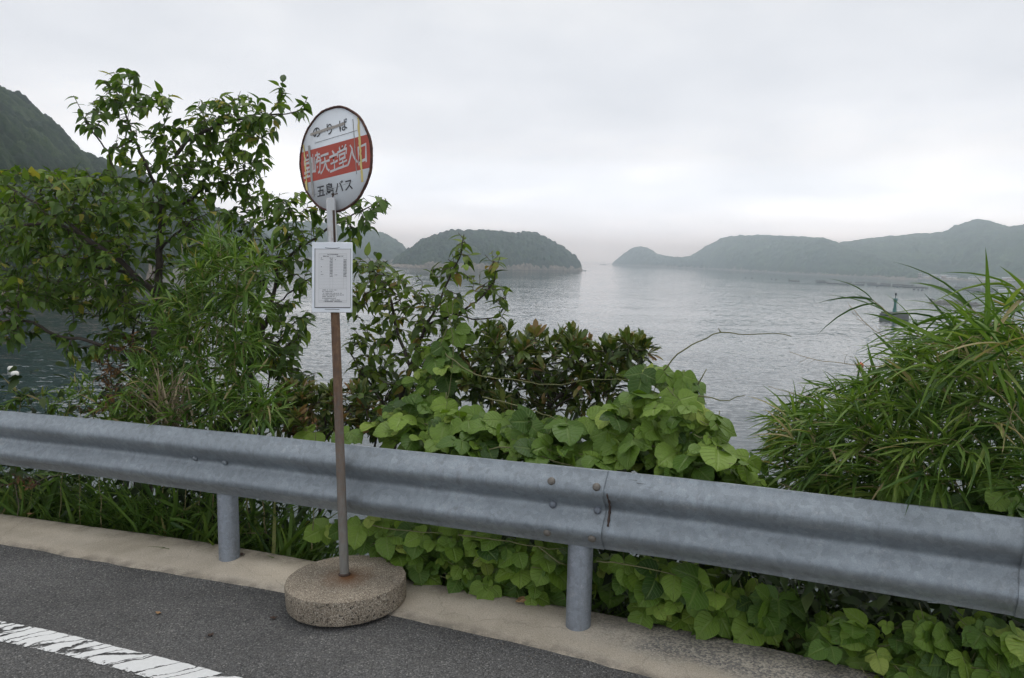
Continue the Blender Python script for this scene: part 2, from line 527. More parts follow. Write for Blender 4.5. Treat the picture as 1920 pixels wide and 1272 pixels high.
    # white enamel with rust runs
    def enamel(name, col, amount, obj=True):
        m, nt, out = material(name)
        p = pos(nt)
        n = noise(nt, pos(nt, (1, 1, .35)), 45, 6, .7)
        n2 = noise(nt, p, 7, 4)
        r = ramp(nt, math_(nt, 'ADD', n, math_(nt, 'MULTIPLY', math_(nt, 'SUBTRACT', n2, .5), .4)), [(amount, 0.0), (amount + .05, 1.0)])
        c = mixc(nt, n2, tuple(k * .88 for k in col), col)
        c = mixc(nt, ramp(nt, n, [(amount - .12, 0.0), (amount, .35)]), c, (.42, .30, .20))
        c = mixc(nt, r, c, (.14, .06, .035))
        principled(nt, out, base=c, rough=.45, normal=bump(nt, r, .2, .002))
        return m
    M['enamel'] = enamel('white_enamel', (.84, .87, .90), .82)
    M['strip'] = enamel('white_strip', (.58, .59, .60), .62)
    M['red'] = enamel('red_band', (.47, .062, .035), .82)
    M['letter_white'] = enamel('letter_white', (.62, .60, .60), .85)
    M['ink'] = plain('black_ink', (.02, .022, .025), .5, 0, .3, 40)
    M['ink_soft'] = plain('faded_ink', (.09, .09, .095), .7, 0, .3, 40)
    M['line_soft'] = plain('pale_rule', (.33, .33, .33), .7, 0, .1, 40)
    M['tape_yellow'] = plain('yellow_tape', (.66, .53, .20), .6, 0, .25, 40)
    M['tape_grey'] = plain('grey_tape', (.33, .32, .30), .7, 0, .25, 40)
    M['tape_beige'] = plain('beige_tape', (.40, .36, .32), .7, 0, .2, 40)
    M['paper'] = plain('paper', (.68, .68, .685), .6, 0, .03, 4)
    M['board'] = plain('board_white', (.76, .79, .83), .4, 0, .03, 6)
    m, nt, out = material('rusty_rim')
    p = pos(nt)
    n = noise(nt, p, 60, 6, .7)
    c = ramp(nt, n, [(.3, (.03, .018, .018)), (.52, (.075, .03, .022)), (.66, (.16, .07, .035)), (.74, (.40, .33, .27))])
    principled(nt, out, base=c, rough=.85, normal=bump(nt, n, .5, .004))
    M['rim'] = m

    # sea: wavelets as slopes, calmer and rougher in long wind streaks
    m, nt, out = material('sea_water')
    w3 = noise(nt, pos(nt, (.0045, .016, 1)), 1.0, 5, .6, .9)
    def slopes(scale, stretch, k):
        c = node(nt, 'ShaderNodeTexNoise', {'Vector': pos(nt, (stretch, 1.0, 1)), 'Scale': scale, 'Detail': 2.0, 'Roughness': .5, 'Distortion': .3}).outputs['Color']
        v = node(nt, 'ShaderNodeVectorMath', {0: c, 1: (.5, .5, .5)}, operation='SUBTRACT').outputs[0]
        return node(nt, 'ShaderNodeVectorMath', {0: v, 1: (k, k, 0.0)}, operation='MULTIPLY').outputs[0]
    v = node(nt, 'ShaderNodeVectorMath', {0: slopes(1.3, .55, .27), 1: slopes(3.6, .7, .20)}, operation='ADD').outputs[0]
    v = node(nt, 'ShaderNodeVectorMath', {0: v, 1: slopes(.16, .6, .09)}, operation='ADD').outputs[0]
    sc = node(nt, 'ShaderNodeVectorMath', {0: v}, operation='SCALE')
    nt.links.new(ramp(nt, w3, [(.36, .30), (.60, 1.15)]), sc.inputs['Scale'])
    nv = node(nt, 'ShaderNodeVectorMath', {0: sc.outputs[0], 1: (0, 0, 1)}, operation='ADD').outputs[0]
    nv = node(nt, 'ShaderNodeVectorMath', {0: nv}, operation='NORMALIZE').outputs[0]
    pr = principled(nt, out, base=(.012, .028, .030), rough=.06, spec=.5, normal=nv)
    pr.inputs['IOR'].default_value = 1.333
    M['water'] = m

    # soil of the bank, shore rock, woodland canopy
    m, nt, out = material('bank_soil')
    p = pos(nt)
    n = noise(nt, p, 5, 6, .65)
    c = ramp(nt, n, [(.3, (.018, .014, .009)), (.55, (.045, .033, .020)), (.75, (.08, .06, .035))])
    principled(nt, out, base=c, rough=.95, normal=bump(nt, n, .8, .08))
    M['soil'] = m
    m, nt, out = material('shore_rock')
    p = pos(nt)
    n = noise(nt, p, .35, 6, .7)
    z = node(nt, 'ShaderNodeSeparateXYZ', {0: p}).outputs[2]
    c = ramp(nt, n, [(.3, (.06, .052, .045)), (.5, (.15, .122, .098)), (.7, (.34, .27, .205))])
    wet = ramp(nt, math_(nt, 'ADD', math_(nt, 'SUBTRACT', z, SEA), math_(nt, 'MULTIPLY', n, 1.0)), [(.6, 1.0), (1.0, 0.0)])
    c = mixc(nt, wet, c, (.05, .045, .04))
    principled(nt, out, base=c, rough=.9, normal=bump(nt, n, 1.0, 1.0))
    M['rock'] = m
    M['reef'] = plain('reef_rock', (.085, .075, .062), .9, 0, .55, 1.2)
    def canopy(name, lo, mid, hi, sc):
        m, nt, out = material(name)
        p = pos(nt)
        sh = node(nt, 'ShaderNodeAttribute', attribute_name='shade').outputs['Fac']
        n = noise(nt, p, sc, 5, .7)
        big = noise(nt, p, sc * .06, 4)
        k = math_(nt, 'ADD', math_(nt, 'MULTIPLY', sh, .5), math_(nt, 'ADD', math_(nt, 'MULTIPLY', math_(nt, 'SUBTRACT', n, .28), 1.0), math_(nt, 'MULTIPLY', math_(nt, 'SUBTRACT', big, .45), .8)))
        c = ramp(nt, k, [(.15, lo), (.5, mid), (.9, hi)])
        principled(nt, out, base=c, rough=.8, spec=.2, normal=bump(nt, n, 1.0, .12 / sc * 4))
        return m
    M['canopy'] = canopy('woodland_canopy', (.004, .009, .005), (.014, .028, .012), (.052, .078, .028), .9)
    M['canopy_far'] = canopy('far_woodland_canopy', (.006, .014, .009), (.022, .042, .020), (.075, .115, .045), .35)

    # bark
    def bark(name, a, b):
        m, nt, out = material(name)
        n = noise(nt, pos(nt, (1, 1, .5)), 60, 5, .7)
        principled(nt, out, base=mixc(nt, n, a, b), rough=.9, normal=bump(nt, n, .6, .006))
        return m
    M['bark'] = bark('dark_bark', (.022, .017, .014), (.085, .068, .055))
    M['twig'] = bark('grey_twig', (.05, .038, .028), (.14, .11, .085))
    M['culm'] = bark('bamboo_culm', (.16, .14, .06), (.30, .25, .12))
    M['vine'] = bark('vine_stem', (.10, .11, .04), (.20, .19, .09))
    M['straw'] = bark('dry_straw', (.24, .19, .11), (.42, .35, .23))

    # leaves: the colour of a leaf comes from its own random number
    def leaf(name, stops, gloss=.45, trans=.28, vein=0.0):
        m, nt, out = material(name)
        sh = node(nt, 'ShaderNodeAttribute', attribute_name='shade').outputs['Fac']
        n = noise(nt, pos(nt), 70, 3)
        k = math_(nt, 'ADD', sh, math_(nt, 'MULTIPLY', math_(nt, 'SUBTRACT', n, .5), .22))
        c = ramp(nt, k, stops)
        rib = node(nt, 'ShaderNodeAttribute', attribute_name='rib').outputs['Fac']
        nrm = {}
        if vein:
            lt = node(nt, 'ShaderNodeAttribute', attribute_name='lt').outputs['Fac']
            lx = math_(nt, 'SUBTRACT', 1.0, rib)
            ph = math_(nt, 'FRACT', math_(nt, 'MULTIPLY', math_(nt, 'SUBTRACT', lt, math_(nt, 'MULTIPLY', lx, .28)), 6.5))
            sid = ramp(nt, math_(nt, 'ABSOLUTE', math_(nt, 'SUBTRACT', ph, .5)), [(.34, 0.0), (.5, 1.0)])
            v = math_(nt, 'MAXIMUM', ramp(nt, rib, [(.86, 0.0), (1, 1.0)]), math_(nt, 'MULTIPLY', sid, .6))
            c = mixc(nt, math_(nt, 'MULTIPLY', v, vein), c, (.24, .31, .10))
            nrm = {'Normal': node(nt, 'ShaderNodeBump', {'Height': math_(nt, 'SUBTRACT', 1.0, v), 'Strength': .6, 'Distance': .006}).outputs[0]}
            hole = ramp(nt, noise(nt, pos(nt), 34, 3, .6), [(.70, 0.0), (.715, .8)])
            c = mixc(nt, hole, c, (.10, .085, .03))
        b = node(nt, 'ShaderNodeBsdfPrincipled', {'Base Color': c, 'Roughness': gloss, 'Specular IOR Level': .4, **nrm})
        tcol = mixc(nt, 1.0, c, (1.25, 1.35, .55), 'MULTIPLY')
        t = node(nt, 'ShaderNodeBsdfTranslucent', {'Color': tcol})
        ms = node(nt, 'ShaderNodeMixShader', {0: trans, 1: b.outputs[0], 2: t.outputs[0]})
        nt.links.new(ms.outputs[0], out.inputs[0])
        return m
    M['leaf_tree'] = leaf('tree_leaf', [(0, (.026, .055, .010)), (.40, (.066, .125, .019)), (.75, (.130, .205, .032)), (.95, (.22, .29, .05)), (1, (.36, .30, .06))], .55, .35)
    M['leaf_mid'] = leaf('broad_leaf', [(0, (.028, .052, .010)), (.4, (.070, .118, .019)), (.75, (.145, .205, .034)), (.94, (.24, .30, .055)), (1, (.25, .16, .05))], .55, .35)
    M['leaf_shrub'] = leaf('shrub_leaf', [(0, (.032, .056, .012)), (.45, (.080, .122, .024)), (.72, (.145, .165, .042)), (.88, (.20, .155, .055)), (1, (.22, .125, .05))], .45, .2)
    M['leaf_kudzu'] = leaf('kudzu_leaf', [(0, (.026, .066, .008)), (.38, (.078, .155, .016)), (.66, (.145, .235, .027)), (.88, (.20, .305, .038)), (1, (.32, .39, .08))], .5, .28, .38)
    M['leaf_bamboo'] = leaf('bamboo_leaf', [(0, (.026, .072, .010)), (.45, (.098, .182, .026)), (.82, (.19, .28, .052)), (.95, (.27, .33, .085)), (1, (.36, .28, .15))], .5, .30)
    M['leaf_grass'] = leaf('grass_blade', [(0, (.028, .066, .010)), (.50, (.085, .160, .022)), (.86, (.16, .23, .042)), (1, (.38, .30, .15))], .6, .28)
    M['leaf_fern'] = leaf('brown_frond', [(0, (.045, .022, .010)), (.5, (.12, .055, .020)), (1, (.20, .11, .04))], .7, .2)
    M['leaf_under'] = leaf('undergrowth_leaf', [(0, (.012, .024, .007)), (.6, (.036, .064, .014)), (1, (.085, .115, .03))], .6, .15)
    M['dry_leaf'] = plain('dry_leaf', (.30, .18, .085), .7, 0, .35, 60)
    M['kerb_grit'] = plain('loose_grit', (.24, .215, .18), .9, 0, .5, 80)
    M['house_wall'] = plain('house_wall', (.74, .73, .71), .8, 0, .1, .2)
    M['house_pink'] = plain('pink_wall', (.46, .36, .32), .8, 0, .1, .2)
    M['roof_grey'] = plain('roof_grey', (.22, .23, .25), .7, 0, .2, .3)
    M['roof_pale'] = plain('roof_pale', (.60, .62, .64), .6, 0, .1, .3)
    M['roof_brown'] = plain('roof_brown', (.22, .14, .10), .7, 0, .2, .3)
    M['pane'] = plain('dark_pane', (.05, .06, .07), .2, 0, .1, 1)
    M['green_tower'] = plain('green_tower', (.012, .15, .115), .5, 0, .15, .8)
    M['dark_metal'] = plain('dark_metal', (.03, .035, .04), .6, .2, .2, 3)
    M['sea_concrete'] = plain('sea_concrete', (.10, .095, .085), .9, 0, .35, .6)
    M['wall_concrete'] = plain('wall_concrete', (.17, .165, .155), .9, 0, .25, .3)
    M['raft'] = plain('raft_timber', (.13, .11, .095), .9, 0, .3, 1)
    M['float'] = plain('float_dark', (.05, .05, .055), .6, 0, .3, 1)
    M['orange'] = plain('orange_buoy', (.60, .10, .04), .5, 0, .1, 3)
    M['white_buoy'] = plain('white_buoy', (.70, .69, .64), .5, 0, .08, 3)
    M['white_hull'] = plain('white_hull', (.75, .76, .77), .4, 0, .05, .5)
build_materials()

# ------------------------------------------------------------------ road, kerb, bank
def px_line(pts, z):
    a = np.array(pts, float)
    return onz(a[:, 0], a[:, 1], z)

def road_line(pts, h):
    a = np.array(pts, float)
    return ong(a[:, 0], a[:, 1], h)

def extend(P, a, b):
    """straight run-outs at both ends"""
    P = np.asarray(P, float)
    d0, d1 = unit(P[0] - P[1]), unit(P[-1] - P[-2])
    return np.concatenate([[P[0] + d0 * a], P, [P[-1] + d1 * b]])

KZ = 0.015
front_px = [(0, 1018), (160, 1049), (330, 1078), (540, 1110), (735, 1153), (960, 1203), (1230, 1272)]
back_px = [(0, 963), (200, 990), (400, 1018), (560, 1046), (770, 1086), (1060, 1136), (1250, 1172), (1500, 1226), (1700, 1272)]
kf0 = road_line(front_px, 0.0)
def par(P, n):
    L = np.concatenate([[0], np.cumsum(np.linalg.norm(np.diff(P, axis=0), axis=1))])
    t = np.linspace(0, L[-1], n)
    return np.stack([np.interp(t, L, P[:, k]) for k in range(3)], -1)
kb_s = polyline_resample(extend(spline(road_line(back_px, KZ), .05), 14, 9), .1)
# outward direction of the kerb, and its width measured where the picture shows both edges
kt = unit(np.gradient(kb_s, axis=0) * (1, 1, 0))
kd = np.stack([-kt[:, 1], kt[:, 0], np.zeros(len(kt))], -1)
for _ in range(40):
    kd[1:-1] = unit(kd[:-2] + kd[1:-1] + kd[2:])
kf_s = spline(kf0, .02)
wi, ww = [], []
for i in range(len(kb_s)):
    rel = kf_s - kb_s[i]
    al = np.abs((rel * kt[i]).sum(1))
    k = np.argmin(al)
    w_ = -(rel[k] * kd[i]).sum()
    if al[k] < .03 and .15 < w_ < .8 and 2 < k < len(kf_s) - 3:
        wi.append(i)
        ww.append(w_)
kw = np.interp(np.arange(len(kb_s)), wi, ww)
for _ in range(20):
    kw[1:-1] = (kw[:-2] + 2 * kw[1:-1] + kw[2:]) / 4
kf_m = kb_s - kd * kw[:, None]
print('kerb width', min(ww), max(ww))

def kerb():
    rows = [(-.06, -.012), (0, .002), (.05, .006), (.15, .012), (.4, .014), (.6, .020), (.9, .020), (.97, .016), (1.0, .004), (1.0, -.25)]
    n = len(kb_s)
    V, acr = [], []
    for k, (t, z) in enumerate(rows):
        P = kf_m * (1 - t) + kb_s * t
        j = (fbm(P[:, 0] * 9, P[:, 1] * 9, 5) * .03 + fbm(P[:, 0] * 40, P[:, 1] * 40, 8) * .016) if k < 3 else (fbm(P[:, 0] * 14, P[:, 1] * 14, 2) * .010 if k >= 7 else np.zeros(n))
        d = unit(kb_s - kf_m)
        P = P + d * j[:, None]
        P[:, 2] = gz(P) + z + (fbm(P[:, 0] * 3, P[:, 1] * 3, 4) * .006 if 2 < k < 8 else 0)
        V.append(P)
        acr += [max(0, t)] * n
    F = [(k * n + i, k * n + i + 1, (k + 1) * n + i + 1, (k + 1) * n + i) for k in range(len(rows) - 1) for i in range(n - 1)]
    o = mesh_obj('kerb', np.concatenate(V), F, M['kerb'], smooth=True, attrs={'across': acr})
    tag(o, kind='structure')
kerb()

def road():
    # from under the kerb to well behind the camera
    d = kd
    n = len(kf_m)
    rows = [.02, -.3, -1, -2.5, -5, -8]
    V = []
    for r in rows:
        P = kf_m + d * r
        P[:, 2] = gz(P) + (-.001 if r > 0 else 0.0)
        V.append(P)
    F = [(k * n + i + 1, k * n + i, (k + 1) * n + i, (k + 1) * n + i + 1) for k in range(len(rows) - 1) for i in range(n - 1)]
    o = mesh_obj('road', np.concatenate(V), [f[::-1] for f in F], M['asphalt'])
    tag(o, kind='structure')
    up = road_line([(0, 1163), (110, 1184), (230, 1214), (340, 1240), (455, 1270)], .004)
    lo = road_line([(0, 1204), (80, 1221), (160, 1240), (240, 1262), (320, 1287)], .004)
    ua, la = extend(spline(up, .03), 12, 8), extend(spline(lo, .03), 12, 8)
    n = 400
    ua, la = par(ua, n), par(la, n)
    L = np.concatenate([[0], np.cumsum(np.linalg.norm(np.diff(ua, axis=0), axis=1))])
    V = np.concatenate([la, ua])
    V[:, 2] = gz(V) + .004
    F = [(i, i + 1, n + i + 1, n + i) for i in range(n - 1)]
    o = mesh_obj('road_marking', V, F, M['paint'], attrs={'across': [0] * n + [1] * n, 'along': list(L) * 2})
    tag(o, kind='structure')
road()

BANK = [(-.02, -.06), (.12, -.16), (.35, -.5), (.8, -1.15), (1.4, -2.0), (2.4, -3.2), (4, -5.0), (6, -7.2), (8.5, -9.6), (10.5, -11.0), (13, -12.2)]
def bank():
    st = slice(0, len(kb_s), 2)
    base, d = kb_s[st], kd[st]
    n = len(base)
    V = []
    for r, z in BANK:
        P = base + d * r
        P[:, 2] = z + np.clip(gz(P), -.4, .3) * max(0, 1 - r / 6)
        if r > .1:
            P[:, 2] += fbm(P[:, 0] * 1.2, P[:, 1] * 1.2, 3) * min(1.2, r * .7)
            P[:, :2] += d[:, :2] * (fbm(P[:, 0] * 1.5, P[:, 1] * 1.5, 9) * min(1, r * .4))[:, None]
        V.append(P)
    k = len(BANK)
    F = [(a * n + i, a * n + i + 1, (a + 1) * n + i + 1, (a + 1) * n + i) for a in range(k - 1) for i in range(n - 1)]
    o = mesh_obj('bank', np.concatenate(V), F, M['soil'], smooth=True)
    tag(o, kind='structure')
bank()
def bank_point(s, r):
    """a point of the bank: s metres along the kerb (index into kb_s/.1), r metres out from it"""
    i = np.clip((np.asarray(s) / .1).astype(int), 0, len(kb_s) - 1)
    P = kb_s[i] + kd[i] * np.asarray(r)[..., None]
    P[..., 2] = np.interp(r, [b[0] for b in BANK], [b[1] for b in BANK]) + np.clip(gz(P), -.4, .3) * np.maximum(0, 1 - np.asarray(r) / 6)
    return P

# ------------------------------------------------------------------ sea, haze
def sea():
    xs = np.concatenate([-np.geomspace(7500, 10, 14), [0], np.geomspace(10, 7500, 14)])
    ys = np.concatenate([[-600, -100], [0], np.geomspace(10, 7000, 16)])
    X, Y = np.meshgrid(xs, ys)
    V = np.stack([X.ravel(), Y.ravel(), np.full(X.size, SEA)], -1)
    w = len(xs)
    F = [(r * w + c, r * w + c + 1, (r + 1) * w + c + 1, (r + 1) * w + c) for r in range(len(ys) - 1) for c in range(w - 1)]
    o = mesh_obj('sea', V, F, M['water'])
    tag(o, kind='structure')
sea()

def haze():
    m, nt, out = material('sea_haze')
    v = node(nt, 'ShaderNodeVolumePrincipled', {'Color': (.79, .92, 1.0, 1), 'Absorption Color': (1, 1, 1, 1), 'Density': .00062, 'Anisotropy': .84})
    nt.links.new(v.outputs[0], out.inputs['Volume'])
    mb = MB()
    z0, z1 = SEA - 10, 130
    mb.box((0, 3200, (z0 + z1) / 2), (15200, 7900, z1 - z0))
    o = mb.build('haze', m)
    tag(o, 'thin pale sea haze over the bay that fades the far hills', 'haze', kind='stuff')
haze()

# ------------------------------------------------------------------ islands and hills
def hill(name, sky_px, shore_px, depth, cell, crown_h, label, cat, seed, nu=300, nv=90, back=.8, flat=0.0, mat='canopy', rock_h=2.5, power=.62, noise_amp=.10, stuff_name='woodland'):
    sk, sh = np.array(sky_px, float), np.array(shore_px, float)
    u = np.linspace(0, 1, nu)
    x = sk[0, 0] + (sk[-1, 0] - sk[0, 0]) * u
    ysky, ysh = np.interp(x, sk[:, 0], sk[:, 1]), np.interp(x, sh[:, 0], sh[:, 1])
    shore = onz(x, ysh, SEA)
    D = np.linalg.norm(shore[:, :2], axis=1)
    dirs = shore[:, :2] / D[:, None]
    dep = depth if np.isscalar(depth) else np.interp(x, [q[0] for q in depth], [q[1] for q in depth])
    dep = np.broadcast_to(dep, (nu,))
    d = ray(x, ysky)
    el = d[:, 2] / np.linalg.norm(d[:, :2], axis=1)
    H = CAM_H + (D + dep) * el - SEA - crown_h * 1.0        # ridge height above the sea
    H = np.maximum(H, .3)
    endf = np.clip(np.minimum(u, 1 - u) * 30, 0, 1) if name == 'island' else np.ones(nu)
    t = np.concatenate([np.linspace(-.04, .25, nv // 3), np.linspace(.25, 1, nv // 2)[1:], np.linspace(1, 1 + back, nv // 6)[1:]])
    T, Hh = np.meshgrid(t, H, indexing='ij')
    T0 = T
    if flat:
        ft = np.minimum(flat / dep, .5)[None, :]
        T = np.where(T < 0, T, np.where(T < ft, 0, (T - ft) / (1 - ft)))
    prof = np.where(T < 1, np.sin(np.clip(T, 0, 1) * np.pi / 2) ** power, np.cos(np.clip((T - 1) / max(back, .01), 0, 1) * np.pi / 2) ** .8)
    prof = np.where(T < 0, T * 1.5, prof)
    R = D[None, :] + T0 * dep[None, :]
    X, Y = R * dirs[None, :, 0], R * dirs[None, :, 1]
    amp = noise_amp * Hh * np.clip(T * 4, 0, 1) * np.clip((1.1 - T) * 3, 0.0, 1)
    Z = Hh * prof + amp * fbm(X / (H.max() * .9), Y / (H.max() * .9), seed, 4) * 1.2
    if flat:
        Z = Z + np.where(T0 > 0, 2.2, 0)
    Z = np.maximum(Z, np.where(T < 0, -2, -1))
    rocky = fbm(X / 5, Y / 5, seed + 20, 4)
    Zr = Z + np.clip(1 - T * 6, 0, 1) * (.6 + rocky * 3.5) * (Z > -.5) * min(1, rock_h / 2)
    bump_, val = crowns(X, Y, cell, seed)
    b2, v2 = crowns(X + 37, Y + 11, cell * .55, seed + 2)
    fine = fbm(X / cell * 3, Y / cell * 3, seed + 4, 3)
    b3, v3 = crowns(X + 5, Y + 3, cell * .3, seed + 6)
    lift = np.clip((Z - rock_h * (1.0 + rocky * 1.6)) / (rock_h * .8), -1.5, 1)
    Zc = Z + np.where(lift > 0, np.sqrt(np.maximum(lift, 0)) * crown_h * (.08 + .92 * np.maximum(bump_, b2 * .65) + fine * .45 + b3 * .2), lift * crown_h * .6)
    nvv = len(t)
    ii = (np.arange(nvv - 1)[:, None] * nu + np.arange(nu - 1)[None]).ravel()
    F = np.stack([ii, ii + 1, ii + nu + 1, ii + nu], -1)
    P = np.stack([X, Y, SEA + Zr], -1).reshape(-1, 3)
    o = mesh_obj(name, P, F, M['rock'], smooth=True)
    tag(o, kind='structure')
    P = np.stack([X, Y, SEA + Zc], -1).reshape(-1, 3)
    shd = (np.where(bump_ > b2 * .65, val, v2) * .55 + .25 * np.clip(fine + .5, 0, 1) + .25 * v3)
    o = mesh_obj(stuff_name, P, F, M[mat], smooth=False, attrs={'shade': shd.ravel()})
    tag(o, label, cat, kind='stuff')

hill('hill', [(-1300, 690), (-1150, 560), (-900, 330), (-650, 160), (-420, 90), (-260, 72), (-120, 120), (0, 168), (35, 186), (60, 196), (90, 218), (125, 245), (150, 275), (175, 292), (205, 300), (260, 322), (330, 350), (400, 384), (440, 400), (500, 440), (560, 470), (600, 478)],
     [(-1300, 740), (-900, 690), (-500, 625), (-260, 590), (0, 560), (200, 545), (340, 527), (450, 512), (560, 492), (600, 488)], [(-1300, 30), (-900, 120), (-260, 150), (200, 130), (600, 60)], 7.0, 4.5,
     'dark steep wooded hillside behind the left tree', 'woods', 3, nu=1000, nv=200, rock_h=2.0)
hill('headland', [(430, 470), (480, 430), (520, 417), (560, 412), (610, 416), (650, 424), (700, 432), (725, 438), (748, 452), (768, 468), (800, 486), (812, 492)],
     [(430, 484), (620, 488), (812, 494.5)], [(430, 160), (700, 130), (812, 20)], 11, 6,
     'hazy wooded headland behind the sign and left of the round island', 'woods', 8, nu=260, nv=90, rock_h=2.5)
hill('island', [(692, 499), (735, 484), (765, 466), (790, 447), (820, 437), (850, 430), (880, 429), (910, 430), (945, 433), (965, 436), (985, 432), (1000, 434), (1022, 444), (1045, 456), (1062, 466), (1078, 478), (1088, 490), (1094, 501), (1099, 507.5)],
     [(692, 501), (800, 503.5), (900, 506), (1000, 507.5), (1099, 508.5)], [(692, 30), (760, 90), (1000, 110), (1070, 60), (1099, 8)], 5.5, 4.5,
     'round dark wooded island in the middle of the bay', 'woods', 13, nu=460, nv=150, rock_h=3.2)
hill('islet', [(1147, 492), (1155, 486), (1170, 473), (1185, 463), (1200, 461), (1215, 465), (1232, 475), (1250, 479), (1275, 482), (1292, 479), (1310, 481), (1340, 486), (1358, 494), (1364, 505)],
     [(1147, 497), (1200, 499.5), (1290, 503.5), (1364, 507)], [(1147, 10), (1200, 60), (1300, 60), (1364, 10)], 9, 5,
     'low wooded islet with a rounded left end before the far hills', 'woods', 17, nu=260, nv=70, rock_h=3.0)
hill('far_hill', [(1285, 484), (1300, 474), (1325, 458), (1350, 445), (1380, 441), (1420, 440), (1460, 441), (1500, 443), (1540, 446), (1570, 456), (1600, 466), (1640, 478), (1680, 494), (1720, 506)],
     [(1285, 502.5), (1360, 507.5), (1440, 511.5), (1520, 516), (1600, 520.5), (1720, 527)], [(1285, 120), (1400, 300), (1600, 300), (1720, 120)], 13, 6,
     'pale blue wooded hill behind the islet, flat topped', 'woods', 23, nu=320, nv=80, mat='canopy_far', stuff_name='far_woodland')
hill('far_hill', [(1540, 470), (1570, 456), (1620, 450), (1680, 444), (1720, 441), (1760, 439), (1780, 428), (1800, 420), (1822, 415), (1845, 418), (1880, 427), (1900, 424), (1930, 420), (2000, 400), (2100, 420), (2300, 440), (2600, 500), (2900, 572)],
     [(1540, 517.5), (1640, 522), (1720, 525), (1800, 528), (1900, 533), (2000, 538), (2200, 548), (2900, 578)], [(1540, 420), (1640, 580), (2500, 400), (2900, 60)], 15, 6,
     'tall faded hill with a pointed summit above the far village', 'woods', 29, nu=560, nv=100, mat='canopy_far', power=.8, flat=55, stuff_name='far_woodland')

# ------------------------------------------------------------------ far shore: houses, rafts, beacon, rocks, boats, buoys
rng = random.Random(5)
def house_mesh(w, d, h, rh, hip):
    wall, roof = MB(), MB()
    wall.box((0, 0, h / 2), (w, d, h))
    e = .6
    x, y = w / 2 + e, d / 2 + e
    r = 0 if not hip else x * .45
    V = [(-x, -y, h), (x, -y, h), (x, y, h), (-x, y, h), (-x + r, 0, h + rh), (x - r, 0, h + rh)]
    F = [(0, 1, 5, 4), (1, 2, 5), (2, 3, 4, 5), (3, 0, 4), (3, 2, 1, 0)]
    roof.add(V, F)
    return wall, roof
house_px = [(1655, 519), (1663, 517), (1670, 520), (1678, 519), (1686, 520.5), (1694, 518.5), (1702, 521), (1734, 522), (1742, 521), (1750, 523.5), (1759, 523), (1768, 523.5), (1777, 525), (1788, 524.5),
            (1822, 526), (1830, 526), (1838, 528), (1847, 528.5), (1856, 528), (1868, 529), (1886, 527), (1894, 530), (1902, 529), (1911, 531), (1486, 508.5), (1612, 514)]
words = ['far left of the village row', 'beside a taller neighbour', 'in front of the pale slope', 'near the pink block']
def houses():
    protos = []
    for k, (w, d, h, rh, hip, wm, rm) in enumerate([(7.0, 5.5, 3.4, 1.9, True, 'house_wall', 'roof_grey'), (5.6, 5, 3.2, 1.6, False, 'house_wall', 'roof_brown'), (8.5, 6, 4.6, 1.2, False, 'house_pink', 'roof_pale')]):
        protos.append((w, d, h, rh, hip, wm, rm))
    made = {}
    for i, (x, y) in enumerate(house_px):
        k = rng.choice([0, 0, 1, 2])
        # the shore under the house, then a few metres inland
        sh = np.interp(x, [1440, 1600, 1720, 1800, 1900, 2000], [511.5, 520.5, 525, 528, 533, 538])
        b = onz(x, sh, SEA)
        dirn = unit(b * (1, 1, 0))
        D = np.linalg.norm(b[:2])
        off = 10 + max(0, (sh - y - 3.5)) * 8
        r = ray(x, y + 2.5)
        zz = CAM_H + (D + off) * r[2] / np.linalg.norm(r[:2])
        loc = dirn * (D + off)
        loc[2] = max(zz, SEA + 2.0)
        g = 'houses of the village on the far shore'
        lab = ['small white walled house with hipped grey roof in the far shore village', 'small pale house with brown gabled roof in the far shore village', 'low pinkish house with pale gabled roof in the far shore village'][k]
        rz = math.atan2(-dirn[0], dirn[1]) + rng.uniform(-.5, .5)
        e = empty('house', loc, lab, 'house', g, rz)
        if k not in made:
            w, d, h, rh, hip, wm, rm = protos[k]
            wall, roof = house_mesh(w, d, h, rh, hip)
            wall.box((0, 0, -3), (w * .98, d * .98, 5.9))
            a, c = wall.build('wall', M[wm], local=True), roof.build('roof', M[rm], local=True)
            a.parent = e; c.parent = e
            made[k] = (a, c)
        else:
            for o in made[k]:
                q = o.copy()
                COL.objects.link(q)
                q.parent = e
    # the long pink block
    b = onz(1718, 526, SEA)
    dirn = unit(b * (1, 1, 0)); D = np.linalg.norm(b[:2]) + 45
    r = ray(1718, 520.5)
    loc = dirn * D; loc[2] = CAM_H + D * r[2] / np.linalg.norm(r[:2])
    e = empty('apartment_block', loc, 'long pinkish block standing tallest among the far shore houses', 'building', None, math.atan2(-dirn[0], dirn[1]))
    mb = MB(); mb.box((0, 0, 2.6), (11.5, 6, 5.2)); mb.box((0, 0, -3), (11.4, 5.9, 6)); mb.build('wall', M['house_pink'], local=True).parent = e
    mb = MB(); mb.box((0, 0, 5.4), (12.1, 6.6, .4)); mb.build('roof', M['roof_pale'], local=True).parent = e
    for zz in (1.6, 3.8):
        for k in range(5):
            mb = MB()
            mb.box((-4.4 + k * 2.2, -3.04, zz), (1.5, .1, 1.1))
            mb.build('window', M['pane'], local=True).parent = e
    # one house at the foot of the headland, right of the timetable board
    b = onz(706, 488, SEA); dirn = unit(b * (1, 1, 0)); D = np.linalg.norm(b[:2]) - 2
    e = empty('house', dirn * D + np.array([0, 0, SEA + 3.5]), 'pale roofed house at the foot of the headland beside the timetable board', 'house', None, math.atan2(-dirn[0], dirn[1]))
    wall, roof = house_mesh(7, 5, 3, 2, True)
    wall.box((0, 0, -2), (6.9, 4.9, 3.9))
    wall.build('wall', M['house_wall'], local=True).parent = e
    roof.build('roof', M['roof_pale'], local=True).parent = e
houses()

